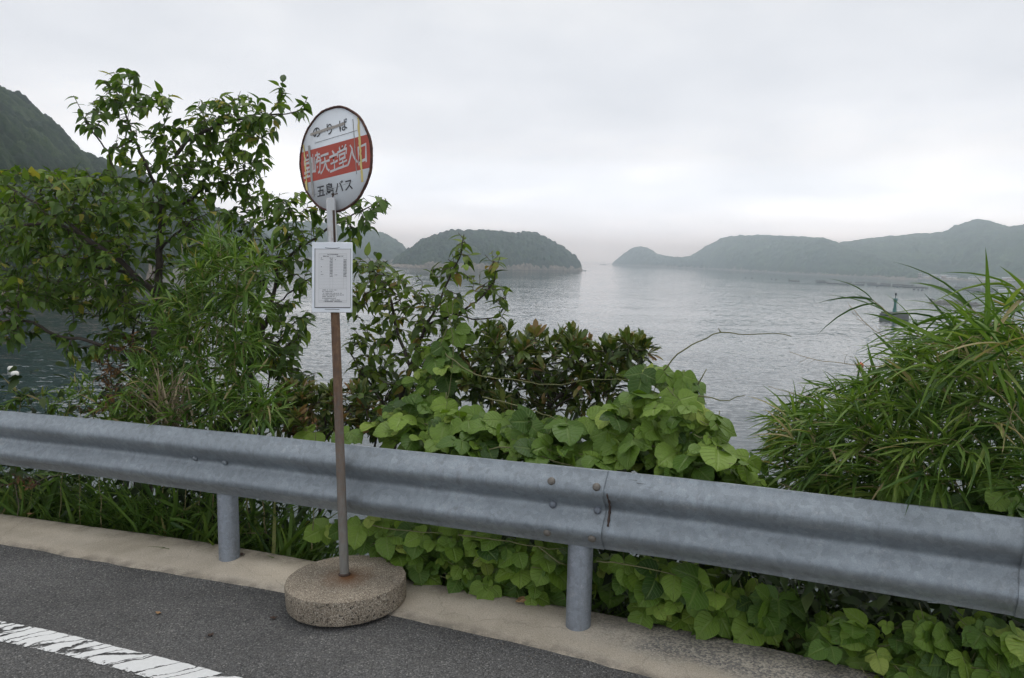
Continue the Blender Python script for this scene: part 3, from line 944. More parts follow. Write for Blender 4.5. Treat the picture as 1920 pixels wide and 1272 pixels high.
def quay():
    # low concrete sea wall along the far shore under the village, and the quay below the left hill
    P = px_line([(1440, 512), (1520, 516.8), (1600, 521.2), (1720, 526), (1800, 529), (1900, 534), (2000, 539)], SEA)
    P = polyline_resample(P, 15)
    n = len(P)
    d = unit(P * (1, 1, 0))
    V = np.concatenate([P + (0, 0, -2), P + (0, 0, 2.0), P + d * 1.0 + (0, 0, 2.0), P + d * 1.0 + (0, 0, -2)])
    F = [(a * n + i, a * n + i + 1, (a + 1) * n + i + 1, (a + 1) * n + i) for a in range(3) for i in range(n - 1)]
    tag(mesh_obj('sea_wall', V, F, M['wall_concrete']), 'long low concrete sea wall along the far shore below the village', 'sea wall')
    P = px_line([(300, 533), (340, 530), (400, 523), (470, 511), (540, 497), (583, 491)], SEA)
    P = polyline_resample(P, 6)
    n = len(P)
    d = unit(P * (1, 1, 0))
    V = np.concatenate([P + (0, 0, -2), P + (0, 0, 2.6), P + d * 9 + (0, 0, 2.7), P + d * 9.3 + (0, 0, 4.2), P + d * 11 + (0, 0, 4.3), P + d * 11 + (0, 0, -2)])
    F = [(a * n + i, a * n + i + 1, (a + 1) * n + i + 1, (a + 1) * n + i) for a in range(5) for i in range(n - 1)]
    tag(mesh_obj('quay', V, F, M['wall_concrete']), 'grey concrete quay and retaining wall below the left hill, seen through the tree', 'quay')
quay()

def rafts():
    rr = random.Random(3)
    line = [(1484, 527), (1560, 531), (1640, 534.5), (1720, 538.5), (1800, 543), (1900, 548), (1990, 553)]
    a = np.array(line, float)
    first = None
    cnt = 0
    for x in np.arange(1490, 1985, 24.0):
        for row in range(2):
            y = np.interp(x, a[:, 0], a[:, 1]) + (-2.6 if row else 1.0) + rr.uniform(-.6, .6)
            if (row and x < 1520) or rr.random() < .12:
                continue
            loc = onz(x + rr.uniform(-4, 4), y, SEA)
            dx = px_line([(1600, 533), (1700, 538)], SEA)
            t = dx[1] - dx[0]
            rz = math.atan2(t[1], t[0]) + rr.uniform(-.05, .05)
            e = empty('oyster_raft', loc, 'dark timber fish farm raft in the long line before the far shore', 'raft', 'fish farm rafts across the bay', rz)
            if first is None:
                fr, fl = MB(), MB()
                for q in range(6):
                    fr.box((-3.4 + q * 1.36, 0, .38), (.22, 5.2, .18))
                for q in range(5):
                    fr.box((0, -2.4 + q * 1.2, .56), (7.4, .2, .16))
                for q in (-3.2, -.2, 2.9):
                    for s in (-2, 2):
                        fr.box((q + .3, s * .8, 1.0), (.16, .16, 1.0))
                first = [fr.build('raft_frame', M['raft'], local=True)]
                for s in (-2, 2):
                    fl = MB(); fl.box((0, s, .1), (7.2, .8, .5), bev=.2)
                    first.append(fl.build('pontoon', M['float'], local=True))
                for o in first:
                    o.parent = e
            else:
                for o in first:
                    q = o.copy(); COL.objects.link(q); q.parent = e
    # loose dark floats off the ends of the line
    mb = MB()
    proto = None
    for (x, y) in [(1398, 521.5), (1410, 522), (1447, 524), (1455, 525), (1480, 524), (1590, 535), (1683, 539), (1714, 543.5), (1722, 544), (1729, 544.5), (1645, 538)]:
        loc = onz(x, y, SEA)
        if proto is None:
            mb.lathe([(0, -.35), (.6, -.3), (.85, 0), (.7, .4), (.3, .62), (0, .66)], sides=12)
            proto = mb.build('float_buoy', M['float'], smooth=True, local=True)
            o = proto
        else:
            o = proto.copy(); COL.objects.link(o)
        o.location = loc
        tag(o, 'dark round float drifting loose beside the fish farm rafts', 'float', 'loose floats around the rafts')
rafts()

def rock_mesh(L, W, H, seed, nu=60, nv=24):
    x, y = np.meshgrid(np.linspace(-1, 1, nu), np.linspace(-1, 1, nv), indexing='ij')
    r = np.sqrt(x ** 2 + y ** 2)
    h = np.maximum(0, 1 - r ** 1.6) ** .6 * (.55 + 1.0 * np.abs(fbm(x * 4, y * 2, seed, 4)) * 2.2) + fbm(x * 9, y * 6, seed + 2, 3) * .35
    h = np.where(r < 1, h, -.5)
    V = np.stack([x * L / 2, y * W / 2, h * H - .25], -1).reshape(-1, 3)
    ii = (np.arange(nu - 1)[:, None] * nv + np.arange(nv - 1)[None]).ravel()
    return V, np.stack([ii, ii + nv, ii + nv + 1, ii + 1], -1)
def rocks():
    for (x, y, L, W, H, s, lab) in [(1791, 571, 19, 7, 2.1, 4, 'low jagged rock reef in the bay right of the green beacon'), (1747, 562.5, 2.6, 2, .9, 9, 'small lone rock just left of the jagged reef'),
                                    (1862, 573, 7, 3, .55, 12, 'flat sliver of rock off the right end of the reef'), (1131, 496.6, 26, 6, 1.8, 15, 'dark skerry off the left tip of the islet')]:
        V, F = rock_mesh(L, W, H, s)
        b = onz(x, y, SEA)
        a = math.atan2(-b[0], b[1]) - .05
        o = mesh_obj('rock', V, F, M['reef'], local=True)
        o.location = b
        o.rotation_euler = (0, 0, a)
        tag(o, lab, 'rock')
rocks()

def beacon():
    b = onz(1676, 598, SEA)
    k = np.linalg.norm(b - CAMP) / FPX * 1.005      # metres per pixel there
    e = empty('beacon', b, 'green harbour beacon tower on a dark concrete block in the bay', 'beacon', None, .25)
    mb = MB()
    mb.box((0, 0, .2), (38 * k, 26 * k, 2.1), bev=.12)
    mb.box((0, 0, 1.45), (35 * k, 23 * k, .45), bev=.1)
    shade_auto(mb.build('foundation', M['sea_concrete'], local=True)).parent = e
    z0 = 1.66
    t = MB()
    t.lathe([(.50, z0), (.50, z0 + .25), (.34, z0 + .3), (.27, z0 + 2.3), (.36, z0 + 2.45), (.40, z0 + 3.2), (.26, z0 + 3.28)], sides=16)
    for s in range(3):
        a = s * 2.1
        t.box((math.cos(a) * .37, math.sin(a) * .37, z0 + .5), (.12, .12, .7))
    shade_auto(t.build('tower', M['green_tower'], local=True)).parent = e
    t = MB()
    t.lathe([(.55, z0 + 3.26), (.55, z0 + 3.34)], sides=16)
    for s in range(8):
        a = s * math.pi / 4
        t.tube([(math.cos(a) * .52, math.sin(a) * .52, z0 + 2.7), (math.cos(a) * .52, math.sin(a) * .52, z0 + 3.3)], .025, 5)
    t.build('gallery', M['green_tower'], local=True).parent = e
    t = MB()
    t.tube([(0, 0, z0 + 3.28), (0, 0, z0 + 4.1)], .09, 8)
    t.lathe([(.2, z0 + 4.1), (.22, z0 + 4.5), (.12, z0 + 4.7), (0, z0 + 4.75)], sides=12)
    t.build('lamp', M['dark_metal'], local=True).parent = e
    t = MB()
    for s in (-.12, .12):
        t.tube([(.62, s, z0), (.46, s, z0 + 3.2)], .022, 5)
    for q in range(9):
        f = q / 8
        t.tube([(.62 - .16 * f, -.12, z0 + .2 + 2.9 * f), (.62 - .16 * f, .12, z0 + .2 + 2.9 * f)], .018, 4)
    t.build('ladder', M['green_tower'], local=True).parent = e
beacon()

def buoys():
    def one(x, y, w, m, lab, sq=.75):
        b = onz(x, y, SEA)
        k = np.linalg.norm(b - CAMP) / FPX
        r = w * k / 2
        e = empty('buoy', b, lab, 'buoy')
        mb = MB()
        mb.lathe([(0, -r * .3), (r * .7, -r * .25), (r, r * .15), (r * .97, r * sq * .8), (r * .65, r * sq * 1.4), (0, r * sq * 1.6)], sides=16)
        mb.build('float', M[m], smooth=True, local=True).parent = e
        mb = MB()
        mb.lathe([(r * .2, r * sq * 1.55), (r * .2, r * sq * 1.9), (r * .1, r * sq * 1.95), (r * .1, r * sq * 1.6)], sides=10)
        mb.build('eyelet', M['dark_metal'], local=True).parent = e
    one(1613, 687, 11, 'orange', 'small orange buoy floating beside the bamboo on the right')
    one(28, 704, 12, 'white_buoy', 'round white buoy on the dark water above the rail, nearer of two')
    one(21, 694, 11, 'white_buoy', 'round white buoy on the dark water, just behind the nearer one')
    # white boat on the bay at the right edge
    b = onz(1895, 545.5, SEA)
    k = np.linalg.norm(b - CAMP) / FPX
    L = 34 * k
    e = empty('boat', b, 'white motor boat on the bay at the right edge behind the bamboo tips', 'boat', None, -.12)
    st = [(-.5, .30, .95), (-.2, .34, .95), (.15, .30, 1.0), (.38, .16, 1.15), (.5, .01, 1.3)]
    V, F = [], []
    for (u, w, h) in st:
        V += [(u * L, -w * L * .42, h), (u * L, -w * L * .3, -.2), (u * L, w * L * .3, -.2), (u * L, w * L * .42, h)]
    for i in range(len(st) - 1):
        for j in range(4):
            q = (j + 1) % 4
            F.append((i * 4 + j, i * 4 + q, i * 4 + 4 + q, i * 4 + 4 + j))
    F += [(3, 2, 1, 0), (16, 17, 18, 19)]
    mb = MB(); mb.add(V, F); mb.build('hull', M['white_hull'], local=True).parent = e
    mb = MB(); mb.box((-.08 * L, 0, 1.5), (L * .26, L * .17, 1.1), bev=.12); mb.build('cabin', M['white_hull'], local=True).parent = e
    mb = MB(); mb.box((-.08 * L, 0, 1.68), (L * .262, L * .174, .34)); mb.build('window', M['pane'], local=True).parent = e
buoys()

# ------------------------------------------------------------------ guardrail
RAIL_TOP = 0.752
rail_px = [(-40, 767.5), (0, 771), (160, 785), (320, 801), (480, 817), (640, 833.5), (800, 850), (960, 866), (1143, 884.5), (1300, 901), (1500, 925), (1700, 948), (1920, 975), (2000, 985)]
rail_c = road_line(rail_px, RAIL_TOP)
rail_c = polyline_resample(extend(spline(rail_c, .03), 3.0, 1.2), .04)
for _ in range(60):
    rail_c[1:-1] = (rail_c[:-2] + 2 * rail_c[1:-1] + rail_c[2:]) / 4
rail_t = unit(np.gradient(rail_c, axis=0))
rail_n = np.stack([rail_t[:, 1], -rail_t[:, 0], np.zeros(len(rail_t))], -1)     # towards the road
if rail_n[len(rail_n) // 2][1] > 0:
    rail_n = -rail_n
rail_s = np.concatenate([[0], np.cumsum(np.linalg.norm(np.diff(rail_c, axis=0), axis=1))])
def rail_at(s):
    P = np.array([np.interp(s, rail_s, rail_c[:, k]) for k in range(3)])
    n = unit(np.array([np.interp(s, rail_s, rail_n[:, k]) for k in range(3)]))
    t = unit(np.array([np.interp(s, rail_s, rail_t[:, k]) for k in range(3)]))
    return P, n, t
def rail_s_of(px, py):
    q = ong(px, py, RAIL_TOP)
    i = np.argmin(np.linalg.norm(rail_c[:, :2] - q[:2], axis=1))
    return rail_s[i]
# beam section: (towards the road, down from the top)
WB = [(-.030, .014), (-.026, .006), (-.018, .001)] + [(-.011 + .056 * (.5 - .5 * math.cos(2 * math.pi * z / .175)) ** .8, z) for z in np.linspace(.002, .348, 33)] + [(-.018, .349), (-.026, .344), (-.030, .336)]
WB = [(o, z * 1.025) for o, z in WB]
def beam_mesh(s0, s1, out, dent=0.0, ragged=False):
    ss = np.arange(s0, s1 + 1e-6, .03)
    prof = np.array(WB)
    # closed thin section
    dv = unit(np.gradient(prof, axis=0))
    nrm = np.stack([dv[:, 1], -dv[:, 0]], -1)
    inner = prof - nrm * .0035
    sec = np.concatenate([prof, inner[::-1]])
    m = len(sec)
    V = []
    for k, s in enumerate(ss):
        P, n, t = rail_at(s)
        wav = (math.sin(s * 2.1) * .002 + math.sin(s * 5.3 + 1) * .0012)
        q = P[None] + (sec[:, 0] + out + wav)[:, None] * n[None] - sec[:, 1][:, None] * np.array([0, 0, 1.0])
        V.append(q)
    n_ = len(ss)
    F = [(i * m + j, i * m + (j + 1) % m, (i + 1) * m + (j + 1) % m, (i + 1) * m + j) for i in range(n_ - 1) for j in range(m)]
    F.append(tuple(range(m - 1, -1, -1)))
    F.append(tuple(range((n_ - 1) * m, n_ * m)))
    return np.concatenate(V), F

def bolt_at(e, px, py, mat, r=.0175, dome=.010, name='bolt'):
    """a domed bolt head on the face of the beam that the pixel shows"""
    d = ray(px, py)
    best = None
    for s in np.arange(rail_s_of(px, py) - .9, rail_s_of(px, py) + .9, .01):
        P, n, t = rail_at(s)
        k = np.dot(P - CAMP, n) / np.dot(d, n)
        q = CAMP + d * k
        e_ = abs(np.dot(q - P, t))
        if best is None or e_ < best[0]:
            best = (e_, s, P[2] - q[2])
    s = best[1]
    P, n, t = rail_at(s)
    o = np.interp(best[2], [w[1] for w in WB[2:-2]], [w[0] for w in WB[2:-2]])
    k = np.dot(P + n * (o + .004) - CAMP, n) / np.dot(d, n)
    q = CAMP + d * k
    zz = P[2] - q[2]
    o = np.interp(zz, [w[1] for w in WB[2:-2]], [w[0] for w in WB[2:-2]])
    q = P + n * (o + .0075) + t * np.dot(q - P, t); q[2] = P[2] - zz
    o2 = np.interp(zz + .004, [w[1] for w in WB[2:-2]], [w[0] for w in WB[2:-2]])
    slope = (o2 - o) / .004
    fn = unit(n + np.array([0, 0, 1.0]) * slope)
    X = t; Y = np.cross(fn, X)
    mb = MB()
    mb.lathe([(r * 1.0, -.004), (r * 1.0, dome * .35), (r * .88, dome * .75), (r * .55, dome * 1.1), (0, dome * 1.2)], q, 14, X, Y, fn)
    return shade_auto(mb.build(name, M[mat], e), 50)

def guardrail():
    base = ong(1085, 1180, KZ)
    e = empty('guardrail', base, 'galvanised steel guardrail of two ridge beams along the kerb', 'guardrail')
    sj = rail_s_of(1143, 884.5)
    s2 = rail_s_of(1912, 974)
    V, F = beam_mesh(.05, sj, 0.0)
    shade_auto(mesh_obj('beam', V, F, M['galv'], e), 40)
    V, F = beam_mesh(sj - .34, s2 + .12, -.0075)
    shade_auto(mesh_obj('beam', V, F, M['galv'], e), 40)
    V, F = beam_mesh(s2, rail_s[-1] - .05, .001)
    shade_auto(mesh_obj('beam', V, F, M['galv'], e), 40)
    # rust and grime packed in the open seam at the joint
    P, n, t = rail_at(sj)
    mb = MB()
    zz = np.linspace(.085, .235, 16)
    L = []
    for z in zz:
        o = np.interp(z, [w[1] for w in WB[2:-2]], [w[0] for w in WB[2:-2]])
        L.append(P + n * (o - .001) + t * (.003 + .0035 * math.sin(z * 60)) - np.array([0, 0, z]))
    mb.tube(L, [.0018 + .0048 * abs(math.sin(i * 1.1)) * (1 if i > 3 else .5) for i in range(16)], 6)
    mb.build('seam_rust', M['rust'], e)
    for x, y, m in [(1034, 903, 'bolt'), (1119, 914, 'bolt'), (1040, 946, 'bolt_grey'), (1124, 957, 'bolt_grey'), (1033, 999, 'bolt'), (1117, 1010, 'bolt')]:
        bolt_at(e, x, y, m)
    for x, y in [(368, 860.5), (424, 868.5)]:
        bolt_at(e, x, y, 'galv', .0145, .008)
    # drag scratches along the face
    def scratch(x0, y0, x1, y1, w):
        Q = []
        for f in np.linspace(0, 1, 40):
            x, y = x0 + (x1 - x0) * f, y0 + (y1 - y0) * f
            top = np.interp(x, [q[0] for q in rail_px], [q[1] for q in rail_px])
            Q.append((x, y - top))
        L, U = [], []
        for k, (x, dy) in enumerate(Q):
            s = rail_s_of(x, np.interp(x, [q[0] for q in rail_px], [q[1] for q in rail_px]))
            P, n, t = rail_at(s)
            zd = dy / FPX * np.dot(P - CAMP, -CR[:, 2]) * 1.03
            ww = w * (.3 + .7 * math.sin(math.pi * k / 39)) * (.6 + .4 * math.sin(k * 2.3))
            for lst, zz in ((U, zd - ww), (L, zd + ww)):
                o = np.interp(zz, [q[1] for q in WB[2:-2]], [q[0] for q in WB[2:-2]])
                lst.append(P + n * (o + .0012 + (math.sin(s * 2.1) * .002 + math.sin(s * 5.3 + 1) * .0012)) - np.array([0, 0, zz]))
        V = np.array(U + L)
        mesh_obj('scratch', V, [(i, i + 1, 40 + i + 1, 40 + i) for i in range(39)], M['ink_soft'], e)
    scratch(370, 899, 612, 935, .0009)
    scratch(2, 857, 176, 877, .0008)
    scratch(1172, 894, 1246, 920, .0010)
    # posts: tube, cap and the bracket that carries the beam
    step = None
    for (bx, by, tx, ty) in [(430.5, 1053, 422.5, 932), (1083.5, 1184, 1093.5, 1032)]:
        # the point of the rail in front of the post, then the post just behind it
        best = None
        for sq in np.arange(rail_s_of(bx, 880) - 1.5, rail_s_of(bx, 880) + 1.5, .005):
            P, n, t = rail_at(sq)
            q = (P - n * .096 - CAMP) @ CR
            e_ = abs(960 - q[0] / q[2] * FPX - tx)
            if best is None or e_ < best[0]:
                best = (e_, sq)
        P, n, t = rail_at(best[1])
        top = P - n * .096; top[2] = P[2] - .045
        # foot: at the depth of the top, at the pixel column of the foot, on the kerb
        d_ = np.dot(top - CAMP, -CR[:, 2])
        c = at(bx, by, d_); c[2] = gz(c) + .012
        ax = unit(top - c)
        mb = MB()
        X = unit(np.cross(ax, (0, 1, 0))); Y = np.cross(ax, X)
        Lh = np.linalg.norm(top - c)
        mb.lathe([(.0572, -.25), (.0572, Lh - .006), (.054, Lh), (0, Lh + .006)], c, 40, X, Y, ax)
        shade_auto(mb.build('post', M['galv_post'], e), 40)
        mb = MB()
        mid = P + n * (-.045); mid[2] = P[2] - .175
        mb.box(mid, (.14, .065, .10), t, n, (0, 0, 1), bev=.006)
        mb.build('bracket', M['galv_post'], e)
    # one more post beyond the left edge of the picture
    s0 = rail_s_of(0, 771) - .6
    P, n, t = rail_at(s0)
    c = P - n * .09; c[2] = .012
    c[2] += gz(c)
    mb = MB(); mb.lathe([(.0572, -.25), (.0572, .68), (.054, .69), (0, .692)], c, 32)
    shade_auto(mb.build('post', M['galv_post'], e), 40)
guardrail()

# ------------------------------------------------------------------ bus stop sign
def text_shape(s, bold=0.0):
    c = bpy.data.curves.new('lettering', 'FONT')
    c.body = s
    c.size = 1.0
    c.resolution_u = 4
    c.offset = bold
    o = bpy.data.objects.new('lettering', c)
    COL.objects.link(o)
    dg = bpy.context.evaluated_depsgraph_get()
    me = bpy.data.meshes.new_from_object(o.evaluated_get(dg))
    V = np.array([v.co[:] for v in me.vertices])
    F = [tuple(p.vertices) for p in me.polygons]
    bpy.data.objects.remove(o)
    bpy.data.curves.remove(c)
    bpy.data.meshes.remove(me)
    return V, F

def bus_stop():
    HB = .130
    foot = ong(646, 1078, HB)
    ctr = ong(651, 1083, HB)
    R0 = 111.0 * np.dot(ctr - CAMP, -CR[:, 2]) / FPX
    e = empty('bus_stop_sign', (ctr[0], ctr[1], gz(ctr)), 'round white and red bus stop sign on a rusty pole with concrete disc base', 'bus stop sign')
    rs = np.random.RandomState(2)
    def wob(r, z, a):
        return r * (1 + .006 * np.sin(a * 3 + z * 20) + .004 * np.sin(a * 17 + z * 90) + (rs.rand(len(a)) - .5) * .006)
    mb = MB()
    mb.lathe([(R0 * .99, .018), (R0, .026), (R0 * .998, .06), (R0 * .999, HB - .005), (R0 * .992, HB - .0005), (R0 * .95, HB + .001), (R0 * .5, HB + .001), (.03, HB), (0, HB)], (ctr[0], ctr[1], gz(ctr)), 96, (UPG[2], 0, -UPG[0]), (0, 1, 0), UPG, wob=wob)
    b = mb.build('base', M['base'], e)
    shade_auto(b, 40)
    # small chip of mortar seam on the side
    # pole, leaning a little to the left of the picture
    D = np.dot(foot - CAMP, CR[:, 2]) * -1
    top = at(621.5, 395, D * 1.0)
    ax = unit(top - foot)
    mb = MB()
    X = unit(np.cross((0, 1, 0), ax)); Y = np.cross(ax, X)
    Lp = np.linalg.norm(top - foot)
    prof = [(.0225, -.05), (.0222, .35 * Lp), (.0216, Lp * .98), (.018, Lp), (0, Lp)]
    mb.lathe(prof, foot, 20, X, Y, ax)
    shade_auto(mb.build('pole', M['pole'], e), 50)
    mb = MB()
    mb.lathe([(.0232, .0), (.029, .001), (.031, .004), (.027, .008), (.0228, .009)], foot, 20, X, Y, ax)
    mb.build('collar', M['rust'], e)
    # the disc
    cen = at(627.5, 299.5, D)
    R = 96.5 * D / FPX
    vw = unit((CAMP - cen) * (1, 1, 0))
    th = math.radians(-47.5)
    nrm = np.array([vw[0] * math.cos(th) - vw[1] * math.sin(th), vw[0] * math.sin(th) + vw[1] * math.cos(th), 0])
    nrm = unit(nrm)
    up0 = unit(ax - nrm * np.dot(ax, nrm))
    rt0 = np.cross(up0, nrm)
    g = math.radians(1.0)
    rt = rt0 * math.cos(g) + up0 * math.sin(g)
    up = np.cross(nrm, rt)
    mb = MB()
    mb.lathe([(R - .002, -.004), (R - .002, .0), (0, .0)], cen, 96, rt, up, nrm)
    mb.lathe([(R - .002, -.004), (0, -.0042)], cen, 96, rt, up, nrm)
    disc = mb.build('sign_disc', M['enamel'], e)
    def rw(r, z, a):
        return r + (.0012 * np.sin(a * 11) + (rs.rand(len(a)) - .5) * .002)
    mb = MB()
    rr = np.array([(R - .0065, .0005), (R - .0055, .004), (R, .006), (R + .004, .003), (R + .004, -.006), (R, -.008), (R - .0055, -.007), (R - .0065, -.0045), (R - .0065, .0005)])
    mb.lathe([tuple(q) for q in rr], cen, 120, rt, up, nrm, wob=rw, cap=False)
    rim = mb.build('rim', M['rim'], disc, smooth=True)
    def on_disc(u, v, w=0.0):
        return cen + rt * (u * R) + up * (v * R) + nrm * w
    def poly(name, pts, m, lift):
        V = [on_disc(u, v, lift) for u, v in pts]
        return mesh_obj(name, V, [tuple(range(len(pts)))], m, disc)
    # red band between two chords
    v0, v1, ru = -.315, .305, .974
    a0, a1 = math.asin(v0 / ru), math.asin(v1 / ru)
    right = [(ru * math.cos(a), ru * math.sin(a)) for a in np.linspace(a0, a1, 24)]
    left = [(-u, v) for u, v in right[::-1]]
    poly('red_band', right + left, M['red'], .0008)
    def lettering(name, chars, m, lift, bold=0.0, brush=0.0):
        Vs, Fs, n = [], [], 0
        for k, (ch, u, v, w, h, rot, shear) in enumerate(chars):
            V, F = text_shape(ch, bold)
            x, y = V[:, 0] - .5, V[:, 1] - .36
            if brush:
                x = x + brush * (.6 * np.sin(y * 7 + k) * .1 + .5 * (vnoise(x * 9 + k, y * 9, 3) - .5) * .14)
                y = y + brush * (vnoise(x * 8, y * 8 + k, 5) - .5) * .07 + x * .10 * brush
            x, y = x * w + shear * y * h, y * h
            c, s = math.cos(rot), math.sin(rot)
            X, Y_ = u + c * x - s * y, v + s * x + c * y
            P = cen + rt * (X * R)[:, None] + up * (Y_ * R)[:, None] + nrm * lift
            Vs.append(P)
            Fs += [tuple(i + n for i in f) for f in F]
            n += len(P)
        return mesh_obj(name, np.concatenate(Vs), Fs, m, disc)
    lettering('lettering', [('の', -.44, .615, .25, .25, 0, 0), ('り', -.07, .605, .25, .25, 0, 0), ('ば', .31, .60, .25, .25, 0, 0)], M['ink'], .0016, .008)
    st = 'brush'
    xs = [(-.775, .27, .50), (-.52, .28, .45), (-.27, .28, .44), (-.02, .27, .46), (.225, .30, .47), (.485, .31, .43), (.755, .30, .43)]
    lettering('lettering', [(ch, u, -.012 + .02 * math.sin(i * 1.7), w, h, .03 * math.sin(i * 2.3), .06) for i, (ch, (u, w, h)) in enumerate(zip('堂崎天主堂入口', xs))], M['letter_white'], .0016, .013, .7)
    lettering('lettering', [(ch, u, -.545, .25, .25, 0, 0) for ch, u in zip('五島バス', (-.455, -.205, .065, .33))], M['ink'], .0016, .012)
    def tape(name, u0, v0, u1, v1, w, m, lift, rag=.25, n=14, seed=0):
        q = np.random.RandomState(seed)
        A, B = np.array([u0, v0]), np.array([u1, v1])
        d = unit(B - A); nn = np.array([-d[1], d[0]])
        t = np.linspace(0, 1, n)
        l = [tuple(A + (B - A) * k + nn * (w / 2) * (1 - rag * q.rand())) for k in t]
        r = [tuple(A + (B - A) * k - nn * (w / 2) * (1 - rag * q.rand())) for k in t]
        V = [on_disc(*p, lift) for p in l + r]
        return mesh_obj(name, V, [(i, i + 1, n + i + 1, n + i) for i in range(n - 1)], m, disc)
    tape('tape_strip', -.845, .44, -.845, -.45, .045, M['tape_yellow'], .0022, .6, 18, 1)
    tape('tape_strip', -.87, -.28, -.85, -.47, .07, M['tape_yellow'], .0024, .5, 8, 2)
    tape('tape_strip', -.69, .40, -.69, -.62, .075, M['tape_grey'], .0024, .3, 18, 3)
    tape('tape_strip', .59, .66, .57, -.38, .026, M['tape_grey'], .0022, .5, 16, 4)
    tape('tape_strip', .735, .66, .70, -.55, .075, M['tape_yellow'], .0026, .6, 26, 5)
    tape('tape_strip', -.62, .60, .36, .625, .065, M['tape_beige'], .0028, .35, 16, 6)
    tape('scratch', -.52, .415, .68, .43, .011, M['ink_soft'], .0020, .6, 30, 7)
    tape('scratch', -.66, -.585, .46, -.50, .008, M['line_soft'], .0020, .6, 30, 8)
    tape('rust_run', -.15, -.78, -.10, -.63, .06, M['rust'], .0021, .7, 8, 9)
    tape('rust_run', -.15, -.66, .02, -.665, .025, M['rust'], .0022, .6, 8, 10)
    # flattened white strap that carries the disc, from the timetable up onto its face
    s0 = at(624.5, 470, D); s1 = at(621, 372, D)
    f = unit((CAMP - s0) * (1, 1, 0) + np.array([-.55, 0, 0]))
    axs = unit(s1 - s0)
    f = unit(f - axs * np.dot(f, axs)); x = np.cross(axs, f)
    mb = MB()
    Ls = np.linalg.norm(s1 - s0)
    mb.box((s0 + s1) / 2 + f * .012, (.044, .03, Ls), x, f, axs, bev=.007)
    strap = shade_auto(mb.build('strap', M['strip'], e), 40)
    mb = MB()
    mb.box(s0 + axs * Ls * .38 + f * .0275 + x * .0135, (.011, .003, Ls * .74), x, f, axs)
    mb.build('rust_run', M['rust'], strap)
    # ------------ timetable board
    c4 = [at(a, b_, D - .035) for a, b_ in ((583.5, 455), (658.8, 454), (662, 587), (586, 585.5))]
    O = sum(c4) / 4
    bx = unit((c4[1] - c4[0]) + (c4[2] - c4[3])); by = unit((c4[0] - c4[3]) + (c4[1] - c4[2]))
    bn = unit(np.cross(bx, by)); by = np.cross(bn, bx)
    W = np.linalg.norm((c4[1] + c4[2]) / 2 - (c4[0] + c4[3]) / 2); Hh = np.linalg.norm((c4[0] + c4[1]) / 2 - (c4[2] + c4[3]) / 2)
    O = O - bn * .004
    mb = MB(); mb.box(O, (W, Hh, .010), bx, by, bn, bev=.0025)
    board = shade_auto(mb.build('timetable_board', M['board'], e), 40)
    def B(u, v, l=0.0):       # u,v in -.5...5 of the board
        return O + bx * (u * W) + by * (v * Hh) + bn * (.0052 + l)
    def rect(mb, u0, v0, u1, v1, l):
        mb.add([B(u0, v0, l), B(u1, v0, l), B(u1, v1, l), B(u0, v1, l)], [(0, 1, 2, 3)])
    mb = MB(); rect(mb, -.415, -.425, .46, .40, .0006)
    paper = mb.build('timetable_sheet', M['paper'], board)
    mb = MB()
    for (u0, v0, u1, v1) in [(-.43, -.43, -.415, .41), (.458, -.43, .466, .41), (-.43, -.437, .466, -.424)]:
        rect(mb, u0, v0, u1, v1, .0012)
    rect(mb, -.43, .400, .466, .4045, .0012)
    mb.build('frame_line', M['ink_soft'], board)
    mb = MB()
    for s, v in ((1, .417), (-1, -.46)):
        L = [B(-.17 + .36 * t, v - s * .004 * math.sin(t * math.pi) + .006 * abs(2 * t - 1) ** 6, .003) for t in np.linspace(0, 1, 9)]
        mb.tube(L, .0012, 5)
    mb.build('wire', M['ink_soft'], board)
    ink, soft = MB(), MB()
    bo, to, lf, ri = -.355, .335, -.325, .365
    for v in (to, .315, .285, -.165, -.335, bo):
        rect(soft, lf, v, ri, v + .0026, .0012)
    for u in (lf, ri):
        rect(soft, u, bo, u + .003, to, .0013)
    for u in (.02, -.05, .285):
        rect(soft, u, -.165, u + .0022, .315, .0013)
    for k in range(20):
        rect(soft, lf, .263 - k * .0215, ri, .2642 - k * .0215, .0012)
    q = np.random.RandomState(4)
    def scribble(u0, u1, v, h=.011, gap=.3):
        u = u0
        while u < u1:
            w = .006 + .008 * q.rand()
            if q.rand() > gap:
                rect(ink, u, v, min(u + w, u1), v + h * (.6 + .4 * q.rand()), .0016)
            u += w + .0035
    scribble(-.11, .15, .320, .012, .12)
    scribble(-.22, -.08, .293, .014, .12)
    scribble(.12, .27, .293, .014, .12)
    for k in range(13):
        v = .266 - k * .0215
        scribble(-.055, .015, v, .012, .05)
        if k > 0:
            scribble(.288, .36, v, .012, .05)
    for (u, v) in [(-.27, .268), (-.275, .248), (-.235, .248), (.075, .246), (-.272, .145), (-.272, .075), (-.272, .035), (-.235, .035), (.07, .03), (.11, .03)]:
        rect(ink, u, v, u + .018, v + .009, .0016)
    for k, ww in enumerate((.36, .28, .48, .53, .35, .33)):
        scribble(-.235, -.235 + ww, -.185 - k * .0235, .0105, .18)
    scribble(-.18, .20, -.327, .011, .15)
    scribble(-.20, .25, -.35, .012, .1)
    soft.build('table_rules', M['line_soft'], paper)
    ink.build('printed_text', M['ink_soft'], paper)
bus_stop()

